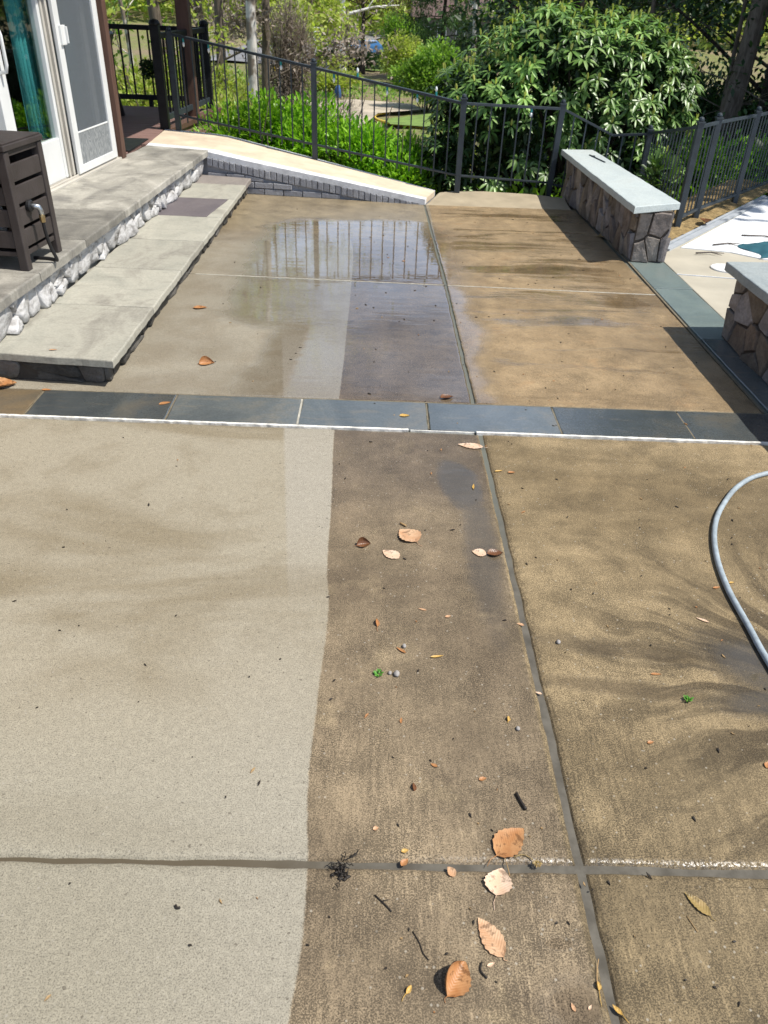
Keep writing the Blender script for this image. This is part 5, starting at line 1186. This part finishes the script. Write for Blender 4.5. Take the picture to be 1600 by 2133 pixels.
# ------------------------------------------------------------------ vegetation
def rhodo():
    t = thing('rhododendron', 'large rhododendron with whorled glossy leaves behind the fence', 'shrub', (2.0, 9.8, -0.4))
    rg = np.random.default_rng(42); py = random.Random(42)
    lobes = [((1.70, 10.0, .55), (.95, .85, 1.0)), ((2.45, 9.95, .72), (.95, .85, .95)), ((1.10, 9.9, .25), (.62, .7, .80)), ((3.05, 10.0, .45), (.55, .7, .72)), ((2.0, 9.75, 1.0), (.75, .65, .66)), ((2.62, 9.75, 1.0), (.66, .6, .62)), ((1.35, 9.75, .72), (.55, .55, .55)), ((3.15, 9.85, .95), (.35, .45, .40)), ((0.78, 9.75, .0), (.35, .45, .55)), ((2.9, 9.4, .1), (.5, .35, .35)), ((0.95, 9.95, .72), (.42, .5, .42)), ((3.05, 9.95, 1.12), (.42, .45, .36)), ((1.75, 9.8, 1.28), (.5, .5, .36))]
    P, D = [], []
    for c, r in lobes:
        n = int(135 * (r[0] * r[1] + r[0] * r[2] + r[1] * r[2]))
        v = norm(rg.normal(0, 1, (n, 3))); q = np.array(c) + v * np.array(r) * rg.uniform(.86, 1.06, (n, 1)); P.append(q); D.append(v)
    P = np.concatenate(P); D = np.concatenate(D)
    inside = np.zeros(len(P), bool)
    for c, r in lobes: inside |= ((((P - np.array(c)) / np.array(r)) ** 2).sum(1) < .66)
    keep = (~inside) & (P[:, 2] > -.35) & ((P[:, 1] > 8.95))
    thin = rg.random(len(P)) < np.where(P[:, 2] < .62 - .22 * (P[:, 0] - 1.0), .30, .95)
    keep &= thin
    W_, WD = P[keep], D[keep]
    LP, LD, LL, LU = [], [], [], []
    for p, d in zip(W_, WD):
        ax = d * .6 + np.array([0, -.05, .75]); ax /= np.linalg.norm(ax)
        a = np.cross(ax, [.3, .9, .2]); a /= np.linalg.norm(a); b_ = np.cross(ax, a); k = py.randint(7, 11); ph = py.random() * 6.28; ln = py.uniform(.075, .145)
        for j in range(k):
            th = ph + 2 * math.pi * j / k + py.uniform(-.2, .2); h = a * math.cos(th) + b_ * math.sin(th)
            el = py.uniform(-.35, .35) if j % 3 else py.uniform(.0, .6)
            LP.append(p + h * .012); LD.append(h * math.cos(el) + ax * math.sin(el)); LL.append(ln * py.uniform(.8, 1.1)); LU.append(ax)
    o = leaf_obj('foliage', LP, LD, np.array(LL), np.array(LL) * .30, M['rhodo'], t, .22, 'long', .32, np.array(LU))
    # inner leaves coloured dark, for the shade inside the bush
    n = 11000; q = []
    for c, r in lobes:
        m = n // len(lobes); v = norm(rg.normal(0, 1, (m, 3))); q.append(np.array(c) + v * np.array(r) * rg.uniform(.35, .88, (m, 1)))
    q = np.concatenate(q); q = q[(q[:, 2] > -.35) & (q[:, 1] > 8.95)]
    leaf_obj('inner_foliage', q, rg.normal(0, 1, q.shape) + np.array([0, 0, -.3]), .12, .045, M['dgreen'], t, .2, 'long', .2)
    top = (W_[:, 2] > .35) & (rg.random(len(W_)) < .62); B = W_[top]; m = len(B)
    dd = WD[top] * .35 + np.array([0, 0, 1.0])
    leaf_obj('buds', np.repeat(B, 3, 0), np.repeat(dd, 3, 0) + rg.normal(0, .12, (m * 3, 3)), .075, .024, M['rhodo_bud'], t, .4, 'long')['kind'] = 'stuff'
    mb = MB()
    for k in range(26):
        c, r = py.choice(lobes); a = py.uniform(0, 6.28); b0 = (2.0 + py.uniform(-.55, .55), 9.85 + py.uniform(-.2, .3), -.55)
        e = (c[0] + r[0] * .8 * math.cos(a), c[1] + r[1] * .7 * math.sin(a), c[2] + py.uniform(-.2, .6) * r[2]); m1 = lerp(b0, e, .4)
        mb.tube(catmull([b0, (m1[0] + py.uniform(-.15, .15), m1[1], m1[2] - .05), e], 5), np.linspace(.035, .008, 11), 6)
    mb.build('stem', M['bark_dark'], t, smooth=True)
rhodo()

def shrub(name, label, cat, c, r, n, L, Wd, mat, seed, stems=14, smat=None, lobes=9, shape='long', upb=.6, base=None, group=None, bare=0, rmin=.45):
    t = thing(name, label, cat, (c[0], c[1], c[2] - r[2]), group); rg = np.random.default_rng(seed); py = random.Random(seed)
    P = []; D = []
    for k in range(lobes):
        a = py.uniform(0, 6.28); q = py.random() ** .6 * .62
        lc = np.array(c) + np.array([r[0] * q * math.cos(a), r[1] * q * math.sin(a), r[2] * py.uniform(-.35, .45) * (1.1 - q)]); lr = np.array(r) * py.uniform(.34, .55)
        m = n // lobes; v = norm(rg.normal(0, 1, (m, 3))); P.append(lc + v * lr * rg.uniform(rmin, 1.08, (m, 1))); D.append(v)
    P = np.concatenate(P); D = np.concatenate(D) + rg.normal(0, .55, P.shape) + np.array([0, 0, upb])
    g = c[2] - r[2]; keep = P[:, 2] > g
    leaf_obj('foliage', P[keep], D[keep], L * rg.uniform(.7, 1.2, keep.sum()), Wd, mat, t, .3, shape, .15, seed=seed)
    mb = MB()
    for k in range(stems):
        a = py.uniform(0, 6.28); b0 = (c[0] + py.gauss(0, r[0] * .12), c[1] + py.gauss(0, r[1] * .12), g - .1); e = (c[0] + r[0] * .85 * math.cos(a) * py.uniform(.3, 1), c[1] + r[1] * .8 * math.sin(a) * py.uniform(.3, 1), g + r[2] * py.uniform(.9, 1.9)); m1 = lerp(b0, e, .45)
        R0 = max(.008, .018 * r[2]); mb.tube(catmull([b0, (m1[0] + py.uniform(-.1, .1) * r[0], m1[1], m1[2]), e], 4), np.linspace(R0, R0 * .3, 9), 5)
    if stems: mb.build('stem', smat or M['bark'], t, smooth=True)
    return t
shrub('broadleaf_shrub', 'bright green shrub behind the fence left of its second post', 'shrub', (-1.42, 10.3, -.02), (.90, .78, .92), 13000, .095, .030, M['bright'], 1, 10)
shrub('broadleaf_shrub', 'bright green shrub behind the fence right of its second post', 'shrub', (-.48, 10.2, .0), (.98, .75, .94), 14500, .095, .030, M['bright'], 2, 10)
shrub('broadleaf_shrub', 'smaller bright green shrub beside the rhododendron foot', 'shrub', (.36, 9.85, -.28), (.62, .55, .74), 7000, .09, .028, M['bright'], 3, 8)
# ground cover behind the fences
def cover(name, label, x0, x1, y0, y1, n, L, Wd, mat, seed, hmax=.3, hole=None):
    rg = np.random.default_rng(seed); x = rg.uniform(x0, x1, n); y = rg.uniform(y0, y1, n); k = (np.sin(x * 2.3 + seed) + np.sin(y * 1.9 + x) + rg.normal(0, .8, n)) > -.6
    if hole is not None: k &= ~hole(x, y)
    x, y = x[k], y[k]; z = np.array([terrain(a, b_) for a, b_ in zip(x, y)]) + rg.random(len(x)) ** 2 * hmax
    d = rg.normal(0, .7, (len(x), 3)) + np.array([0, 0, .7])
    o = leaf_obj(name, np.stack([x, y, z], 1), d, L * rg.uniform(.6, 1.3, len(x)), Wd, mat, None, .3, 'diamond', seed=seed)
    return tag(o, label, 'ground cover', kind='stuff')
hole = lambda x, y: (y < 9.9) & (x > 2.2) & ((x - 2.3) * .79 - (y - 6.9) * .62 > -.45)
cover('ground_cover', 'sunlit green ground cover under the woods behind the picket fence', 1.4, 12, 8.6, 22, 16000, .13, .08, M['bright'], 5, .35, lambda x, y: (y < 9.9) & ((x - 2.3) * .79 - (y - 6.9) * .62 > -.5))
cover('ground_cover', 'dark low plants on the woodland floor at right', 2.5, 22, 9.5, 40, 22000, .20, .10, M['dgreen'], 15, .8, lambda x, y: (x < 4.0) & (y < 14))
cover('ground_cover', 'pale green undergrowth on the slope behind the deck', -14, 1.5, 11.8, 34, 26000, .16, .07, M['ygreen'], 6, 1.0)
cover('ground_cover', 'tall weeds and saplings on the hillside behind the deck', -18, -4, 19, 46, 16000, .26, .11, M['ygreen'], 8, 2.2)
cover('ground_cover', 'low plants on the valley floor beyond the fence', -16, 14, 34, 75, 14000, .30, .18, M['ggreen'], 7, .5, lambda x, y: ((y > 47) & (y < 65) & (x > -5.5) & (x < 9)) | ((y > 60) & (x > 2) & (x < 9.5)))

def tree(name, label, x, y, H, r0, crown_from, spread, n, L, Wd, lmat, bmat, seed, lean=(0, 0), nl=14, group=None, upb=.2, shape='diamond', droop=0.0, sub=4, crown_pow=.6, zoff=0.0, twig_r=.25):
    z0 = terrain(x, y) - .1 + zoff; t = thing(name, label, 'tree', (x, y, z0), group); py = random.Random(seed); rg = np.random.default_rng(seed)
    mb = MB(); K = 9; path = []
    wx = wy = 0.0
    for k in range(K + 1):
        f = k / K; wx += py.gauss(0, .010 * H); wy += py.gauss(0, .010 * H)
        path.append(Vector((x + lean[0] * f * H + wx * f, y + lean[1] * f * H + wy * f, z0 + H * f)))
    rad = [r0 * (1.25 if k == 0 else 1.0) * (1 - .80 * (k / K) ** 1.1) for k in range(K + 1)]
    mb.tube(catmull(path, 3), np.interp(np.linspace(0, K, K * 3 + 1), range(K + 1), rad), 9)
    def at(f): i = min(int(f * K), K - 1); return path[i].lerp(path[i + 1], f * K - i)
    ends = []
    for k in range(nl):
        f = crown_from + (1 - crown_from) * (k + py.random()) / nl * .97; p = at(f); a = k * 2.4 + py.uniform(-.5, .5); g = (f - crown_from) / max(.01, 1 - crown_from)
        ln = spread * (1.0 - .75 * g ** (1 / crown_pow)) * py.uniform(.7, 1.1); rise = py.uniform(.1, .6) - droop
        e = p + Vector((math.cos(a) * ln, math.sin(a) * ln, ln * rise)); m1 = p.lerp(e, .5) + Vector((py.gauss(0, .07), py.gauss(0, .07), .04 + .1 * py.random())) * ln
        r = max(.012, r0 * twig_r * (1 - .5 * g)); lp = catmull([p, m1, e], 4); mb.tube(lp, np.linspace(r, r * .25, len(lp)), 5)
        ends += [(lp[j], .16 * ln) for j in (4, 6, 8)]
        for j in range(sub):
            q = lp[py.randint(3, len(lp) - 2)]; a2 = a + py.uniform(-1.2, 1.2); l2 = ln * py.uniform(.25, .5); e2 = q + Vector((math.cos(a2) * l2, math.sin(a2) * l2, l2 * (py.uniform(-.2, .8) - droop * 1.5)))
            mb.tube([q, q.lerp(e2, .5) + Vector((0, 0, .03 * ln)), e2], [r * .4, r * .28, r * .12], 4); ends += [(e2, .22 * ln), (q.lerp(e2, .5), .16 * ln)]
    mb.build('trunk', bmat, t, smooth=True)
    if n:
        wgt = np.array([w_ ** 1.3 for _, w_ in ends]); ix = rg.choice(len(ends), n, p=wgt / wgt.sum()); P = np.array([tuple(e) for e, _ in ends])[ix]; S = np.array([w_ for _, w_ in ends])[ix]
        g = rg.normal(0, 1, (n, 3)) * np.array([1, 1, .62]); P = P + g * S[:, None] * .75
        k = P[:, 2] > z0 + .25
        leaf_obj('crown', P[k], (rg.normal(0, .8, (n, 3)) + np.array([0, 0, upb - droop * 1.5]))[k], L * rg.uniform(.6, 1.3, k.sum()), Wd, lmat, t, .3, shape, seed=seed)
    return t
# --- left: slope behind the deck
shrub('spring_shrub', 'yellow green shrub just beyond the back deck railing', 'shrub', (-3.6, 14.2, -.5), (1.3, 1.1, 1.3), 5200, .09, .045, M['ygreen'], 21, 16)
shrub('spring_shrub', 'yellow green shrub at the foot of the pale mottled trunk', 'shrub', (-2.55, 14.8, -.75), (1.2, 1.0, 1.25), 5200, .09, .045, M['ygreen'], 22, 16)
shrub('spring_shrub', 'loose green shrub between porch post and pale trunk', 'shrub', (-4.6, 19.5, -.8), (2.0, 1.5, 2.1), 6500, .13, .06, M['ygreen'], 23, 18)
shrub('spring_shrub', 'greener shrub beyond the deck at the house corner', 'shrub', (-7.2, 19.0, -.2), (2.0, 1.6, 2.6), 6500, .13, .07, M['ggreen'], 24, 18)
shrub('brown_thicket', 'brown leafless thicket of vines beside the pale trunk', 'thicket', (-2.5, 27, -2.5), (1.2, 1.0, 1.5), 3600, .16, .018, M['dead_brown'], 25, 40)
shrub('brown_thicket', 'tall brown vine thicket left of the grey road', 'thicket', (-4.6, 42, -1.4), (1.5, 1.5, 3.6), 8000, .30, .03, M['dead_brown'], 26, 40)
shrub('brown_thicket', 'low brown brush above the bright shrubs at centre', 'thicket', (-1.7, 30, -3.7), (2.3, 1.6, 1.1), 5200, .2, .03, M['dead_brown'], 27, 30)
shrub('brown_thicket', 'brown brush in front of the yellow edging', 'thicket', (1.3, 33, -3.9), (1.8, 1.4, .9), 4200, .2, .03, M['dead_brown'], 28, 30)
shrub('spring_shrub', 'olive weeds between second post and rhododendron', 'shrub', (.75, 17, -2.0), (1.0, .9, .8), 3200, .12, .05, M['ygreen'], 29, 14)
tree('birch_tree', 'pale mottled trunk standing beyond the first fence panel', -3.50, 24, 15, .17, .42, 4.0, 1200, .16, .08, M['ygreen'], M['bark_birch'], 31, (.012, 0), 14)
tree('forest_tree', 'grey straight trunk right of the dark porch post', -4.62, 26, 14, .17, .40, 3.5, 1500, .17, .08, M['ygreen'], M['bark'], 32)
tree('forest_tree', 'thin grey forked tree behind the back railing', -5.65, 20.5, 9, .06, .25, 2.2, 1800, .15, .08, M['ygreen'], M['bark_birch'], 33, sub=5)
tree('forest_tree', 'dark trunk in the woods left of the porch post', -8.6, 26, 15, .22, .3, 4.5, 5200, .22, .11, M['ggreen'], M['bark'], 34)
tree('forest_tree', 'tall dark trunk in the woods behind the porch post', -7.3, 30, 17, .24, .28, 5, 6000, .24, .12, M['ygreen'], M['bark'], 35)
tree('forest_tree', 'vine covered trunk right of the pale mottled trunk', -5.0, 38, 14, .22, .2, 3.6, 5200, .26, .10, M['dead_brown'], M['bark'], 36)
tree('forest_tree', 'woodland tree far behind the deck corner', -14, 36, 17, .28, .2, 6, 6500, .32, .16, M['ggreen'], M['bark'], 37)
tree('forest_tree', 'woodland tree behind the vine covered trunk', -9.5, 48, 16, .28, .15, 6, 6500, .34, .17, M['ygreen'], M['bark'], 38)
for i_, (x_, y_, m_, lab_) in enumerate(((-4.9, 15.5, 'ygreen', 'tangle of pale weeds behind the middle of the deck'), (-6.2, 16.5, 'dead_brown', 'tangle of dry brown stems behind the deck at the house corner'), (-3.2, 17.5, 'dead_brown', 'dry brown stems below the pale mottled trunk'), (-8.5, 22, 'ygreen', 'yellow green bush in the trees beyond the house corner'), (-1.6, 17.0, 'ygreen', 'pale weeds above the left bright green shrub'), (-2.6, 40, 'dead_brown', 'dry brown thicket at the far end of the left slope'), (-6.6, 44, 'ygreen', 'yellow green thicket between the slope and grey road'), (-7.4, 27, 'ygreen', 'pale brush on the rise behind the deck railing'), (-9.2, 33, 'dead_brown', 'brown stems on the rise behind the deck railing'), (-7.0, 35, 'ygreen', 'yellow green brush higher on the rise behind the deck'), (-10.5, 40, 'ygreen', 'yellow green brush far up the rise behind the deck'), (0.4, 26, 'dead_brown', 'dry brown stems above the right bright green shrub'))):
    shrub('wild_brush', lab_, 'brush', (x_, y_, terrain(x_, y_) + (.8 if y_ < 30 else 1.3)), (1.5, 1.1, 1.0) if y_ < 30 else (2.4, 1.8, 1.7), 4200, .11 if y_ < 30 else .26, .045 if m_ == 'ygreen' else .02, M[m_], 130 + i_, 40)
# --- centre: valley
tree('spring_tree', 'young yellow green tree beside the grey road', -4.75, 62, 8.5, .17, .2, 3.0, 4800, .28, .14, M['ygreen'], M['bark'], 41)
tree('sycamore_tree', 'white branching sycamore above the parked cars', -3.5, 80, 13, .30, .34, 6.0, 700, .25, .14, M['ygreen'], M['bark_white'], 42, nl=9, sub=3, twig_r=.5)
tree('budding_tree', 'dark trunked tree with brown budding crown at valley centre', -1.95, 88, 10.5, .27, .42, 6.2, 8500, .34, .15, M['bud_brown'], M['bark_dark'], 43, nl=20)
shrub('yard_shrub', 'round yellow green shrub left of the dark trunk', 'shrub', (-5.7, 86, -3.6), (.8, .8, 1.5), 1600, .25, .16, M['ygreen'], 44, 0, shape='diamond')
shrub('yard_shrub', 'loose yellow green shrub right of the dark trunk', 'shrub', (1.6, 78, -2.7), (2.8, 2.2, 2.6), 5200, .30, .16, M['ygreen'], 45, 14, shape='diamond')
shrub('yard_shrub', 'dense green mound shrub with dark underside beside the rhododendron', 'shrub', (3.4, 61, -2.8), (3.2, 2.6, 2.7), 9000, .26, .16, M['ggreen'], 46, 14, shape='diamond', smat=M['bark_dark'])
shrub('yard_shrub', 'high clipped green shrub in front of the far house', 'shrub', (2.8, 101, -2.2), (3.4, 2.6, 3.2), 6500, .36, .22, M['ggreen'], 47, 8, shape='diamond')
shrub('yard_shrub', 'dark low shrub at the foot of the dark trunk', 'shrub', (-3.2, 94, -4.0), (4.0, 2.0, 1.3), 5200, .3, .18, M['dgreen'], 48, 8, shape='diamond')
shrub('yard_shrub', 'pale yellow shrub in front of the lawn left of the dark trunk', 'shrub', (-3.4, 74, -4.3), (2.2, 1.6, .9), 3000, .3, .16, M['ygreen'], 49, 8, shape='diamond')
shrub('yard_shrub', 'small yellow green shrub behind the fence second post', 'shrub', (-4.6, 68, -4.2), (2.2, 1.6, 1.2), 3000, .3, .16, M['ygreen'], 50, 8, shape='diamond')
shrub('flower_patch', 'clump of yellow flowers beyond the first fence panel', 'flowers', (-8.3, 77, -4.1), (1.5, .8, .40), 700, .25, .18, M['yflower'], 51, 0, lobes=4, shape='diamond')
shrub('flower_patch', 'clump of pink flowers beside the rhododendron edge', 'flowers', (4.7, 76, -4.4), (.9, .7, .45), 500, .25, .18, M['pflower'], 52, 0, lobes=4, shape='diamond')
tree('conifer_tree', 'drooping conifer in front of the far house', 5.6, 84, 12, .25, .12, 4.4, 9000, .42, .10, M['conifer'], M['bark_dark'], 53, nl=26, droop=.45, crown_pow=1.0)
tree('forest_tree', 'pale trunk right of the drooping conifer', 8.25, 82, 14, .28, .35, 5, 3500, .35, .18, M['ggreen'], M['bark_birch'], 54)
mb = MB(); mb.tube(catmull([(.55, 58.8, -4.92), (-.35, 57.0, -4.92), (-.15, 54.6, -4.92), (1.2, 52.6, -4.90), (2.6, 51.4, -4.88), (4.4, 50.6, -4.86)], 8), .085, 8)
tag(mb.build('lawn_edging', M['yellow_edging'], smooth=True), 'curved yellow edging round the far lawn', 'edging')
bn = thing('recycling_bin', 'small blue bin by the grey driveway', 'bin', (1.62, 78.2, -4.95))
mb = MB(); mb.box((1.62, 78.2, -4.45), (.62, .6, .95), 0, 0, 1.15); mb.build('body', M['blue_bin'], bn, bevel=.03); mb = MB(); mb.box((1.62, 78.2, -3.94), (.76, .74, .09)); mb.build('lid', M['blue_bin'], bn, bevel=.02)
mb = MB(); mb.blob((-3.26, 66.0, -4.62), (.24, .2, .55), 3, 12, 9, .18); tag(mb.build('cloth_bundle', M['blue_cloth'], smooth=True), 'blue cloth bundle right of the fence second post', 'bundle')
# parked cars
def car(label, x, y, rz, paint):
    z = terrain(x, y) + .22; t = thing('parked_car', label, 'car', (x, y, z), 'cars parked on the road')
    def P(u, v, h): return (x + u * math.cos(rz) - v * math.sin(rz), y + u * math.sin(rz) + v * math.cos(rz), z + h)
    prof = [(-2.25, .35), (-2.28, .75), (-2.15, 1.0), (-1.2, 1.08), (-.55, 1.62), (1.2, 1.66), (1.95, 1.08), (2.22, .95), (2.26, .4)]
    vs = []
    for s, k in ((-.86, 1), (.86, 1)):
        for u, h in prof: vs.append(P(u, s * (.86 if h > 1.3 else 1.0), h))
    n = len(prof); mb = MB(); mb.add(vs, [tuple(range(n)), tuple(range(2 * n - 1, n - 1, -1))] + [(i, n + i, n + (i + 1) % n, (i + 1) % n) for i in range(n)]); mb.build('body', paint, t, bevel=.06)
    mb = MB()
    for s in (-1, 1):
        a = s * .80; mb.add([P(-1.0, a * 1.07, 1.12), P(1.55, a * 1.07, 1.12), P(1.05, a * .96, 1.56), P(-.5, a * .96, 1.56)], [(0, 1, 2, 3)])
    mb.add([P(-1.16, -.7, 1.14), P(-1.16, .7, 1.14), P(-.64, .62, 1.58), P(-.64, -.62, 1.58)], [(0, 1, 2, 3)]); mb.build('windows', M['window_glass'], t)
    for u in (-1.4, 1.4):
        for s in (-.80, .80): mb = MB(); mb.tube([P(u, s - .1, .34), P(u, s + .1, .34)], .34, 16); mb.build('wheel', M['rubber'], t)
car('dark navy car parked left of the dark trunk', -4.9, 118, .1, M['navy_paint'])
car('light blue car partly behind the dark trunk', -2.1, 110, .5, M['blue_paint'])
car('white car parked far down the grey road', -9.4, 120, .3, M['white_paint'])
# far house
fh = thing('far_house', 'brown roofed house at the far side of the valley', 'house', (8.9, 122, -4.4))
mb = MB(); mb.box((9.0, 122, -2.6), (9.4, 8, 4.0)); mb.build('wall', M['house_wall'], fh)
mb = MB(); mb.add([(3.7, 117.2, -.6), (14.3, 117.2, -.6), (14.3, 126.8, -.6), (3.7, 126.8, -.6), (3.7, 122, 3.0), (14.3, 122, 3.0)], [(0, 1, 5, 4), (2, 3, 4, 5), (1, 2, 5), (3, 0, 4), (3, 2, 1, 0)]); mb.build('roof', M['house_roof'], fh)
for wx_ in (5.6, 7.6, 10.0, 12.2):
    mb = MB(); mb.box((wx_, 117.97, -2.2), (1.2, .12, 1.3)); wf = mb.build('window', M['white_paint'], fh); mb = MB(); mb.box((wx_, 117.89, -2.2), (1.0, .06, 1.1)); mb.build('pane', M['window_glass'], wf)
# --- right: dark woods
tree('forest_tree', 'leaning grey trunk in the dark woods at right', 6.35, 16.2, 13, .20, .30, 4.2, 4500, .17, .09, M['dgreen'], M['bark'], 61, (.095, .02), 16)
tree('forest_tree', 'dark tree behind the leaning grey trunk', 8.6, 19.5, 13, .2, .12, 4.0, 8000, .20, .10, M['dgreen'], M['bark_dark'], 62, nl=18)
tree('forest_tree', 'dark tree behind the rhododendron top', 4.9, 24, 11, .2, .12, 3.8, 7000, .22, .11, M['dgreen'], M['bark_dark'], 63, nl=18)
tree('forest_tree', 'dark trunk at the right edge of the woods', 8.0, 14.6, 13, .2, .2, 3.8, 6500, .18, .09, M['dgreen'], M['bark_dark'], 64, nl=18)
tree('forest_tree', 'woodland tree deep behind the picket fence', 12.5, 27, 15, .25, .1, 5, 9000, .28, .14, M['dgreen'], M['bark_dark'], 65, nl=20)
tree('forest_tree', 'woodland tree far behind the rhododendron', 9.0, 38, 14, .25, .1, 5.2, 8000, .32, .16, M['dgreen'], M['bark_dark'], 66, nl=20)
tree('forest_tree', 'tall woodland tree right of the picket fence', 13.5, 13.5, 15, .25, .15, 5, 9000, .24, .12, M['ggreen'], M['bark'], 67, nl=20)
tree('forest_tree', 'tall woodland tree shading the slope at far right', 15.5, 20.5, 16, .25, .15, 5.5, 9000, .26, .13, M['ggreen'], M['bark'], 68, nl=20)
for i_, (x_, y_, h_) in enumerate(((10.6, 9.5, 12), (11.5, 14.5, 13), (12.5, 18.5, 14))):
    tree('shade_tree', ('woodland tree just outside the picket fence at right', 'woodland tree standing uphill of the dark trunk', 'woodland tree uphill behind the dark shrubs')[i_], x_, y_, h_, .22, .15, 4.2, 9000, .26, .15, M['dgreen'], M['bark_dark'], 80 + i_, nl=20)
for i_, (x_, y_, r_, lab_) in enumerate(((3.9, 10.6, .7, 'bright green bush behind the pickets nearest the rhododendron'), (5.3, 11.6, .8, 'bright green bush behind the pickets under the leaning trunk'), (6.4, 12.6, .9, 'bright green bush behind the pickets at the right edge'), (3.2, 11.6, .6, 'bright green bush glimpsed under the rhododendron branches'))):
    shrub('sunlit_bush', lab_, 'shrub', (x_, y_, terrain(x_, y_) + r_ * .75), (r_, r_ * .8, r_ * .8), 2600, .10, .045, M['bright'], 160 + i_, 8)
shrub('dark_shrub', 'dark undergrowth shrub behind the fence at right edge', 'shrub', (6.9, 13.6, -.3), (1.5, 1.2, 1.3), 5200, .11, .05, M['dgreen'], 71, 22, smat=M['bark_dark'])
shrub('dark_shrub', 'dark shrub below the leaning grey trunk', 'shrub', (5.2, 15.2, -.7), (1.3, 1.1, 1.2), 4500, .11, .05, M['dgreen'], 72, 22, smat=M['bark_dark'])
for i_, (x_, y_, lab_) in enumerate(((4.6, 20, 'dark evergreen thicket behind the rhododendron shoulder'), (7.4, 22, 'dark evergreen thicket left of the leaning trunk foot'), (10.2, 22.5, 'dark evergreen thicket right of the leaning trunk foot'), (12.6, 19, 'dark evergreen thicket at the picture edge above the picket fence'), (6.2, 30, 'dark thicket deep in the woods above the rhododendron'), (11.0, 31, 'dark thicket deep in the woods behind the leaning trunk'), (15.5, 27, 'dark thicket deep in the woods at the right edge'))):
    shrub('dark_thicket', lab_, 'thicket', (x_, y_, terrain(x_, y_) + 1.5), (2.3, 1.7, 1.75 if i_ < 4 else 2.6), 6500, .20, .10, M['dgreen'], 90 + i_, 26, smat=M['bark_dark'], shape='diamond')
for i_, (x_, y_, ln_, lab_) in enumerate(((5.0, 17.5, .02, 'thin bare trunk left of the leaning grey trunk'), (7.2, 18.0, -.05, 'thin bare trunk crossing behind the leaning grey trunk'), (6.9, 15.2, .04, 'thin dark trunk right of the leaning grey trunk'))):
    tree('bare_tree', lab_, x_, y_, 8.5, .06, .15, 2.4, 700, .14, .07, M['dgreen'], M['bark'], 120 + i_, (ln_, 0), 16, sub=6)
shrub('young_rhododendron', 'small rhododendron sprouting through the fence behind the seat wall', 'shrub', (2.75, 8.15, .25), (.20, .18, .42), 170, .13, .045, M['rhodo'], 73, 5, lobes=5)
# --- far woods closing the valley
rgn = np.random.default_rng(99); n = 46000
x = rgn.uniform(-130, 150, n); y = 135 + 130 * rgn.random(n) ** 1.2; clump = np.sin(x * .35) + np.sin(y * .27 + x * .13) + np.sin(x * .9 + y * .4) * .6
h = np.array([terrain(a, b_) for a, b_ in zip(x, y)]) + (7.5 + 2.2 * clump) * rgn.random(n) ** .7
o = leaf_obj('distant_woods', np.stack([x, y, h], 1), rgn.normal(0, 1, (n, 3)), 2.0 * rgn.uniform(.6, 1.3, n), 1.3, M['ygreen'], None, .3)
tag(o, 'distant spring woods closing the valley', 'woods', kind='stuff')
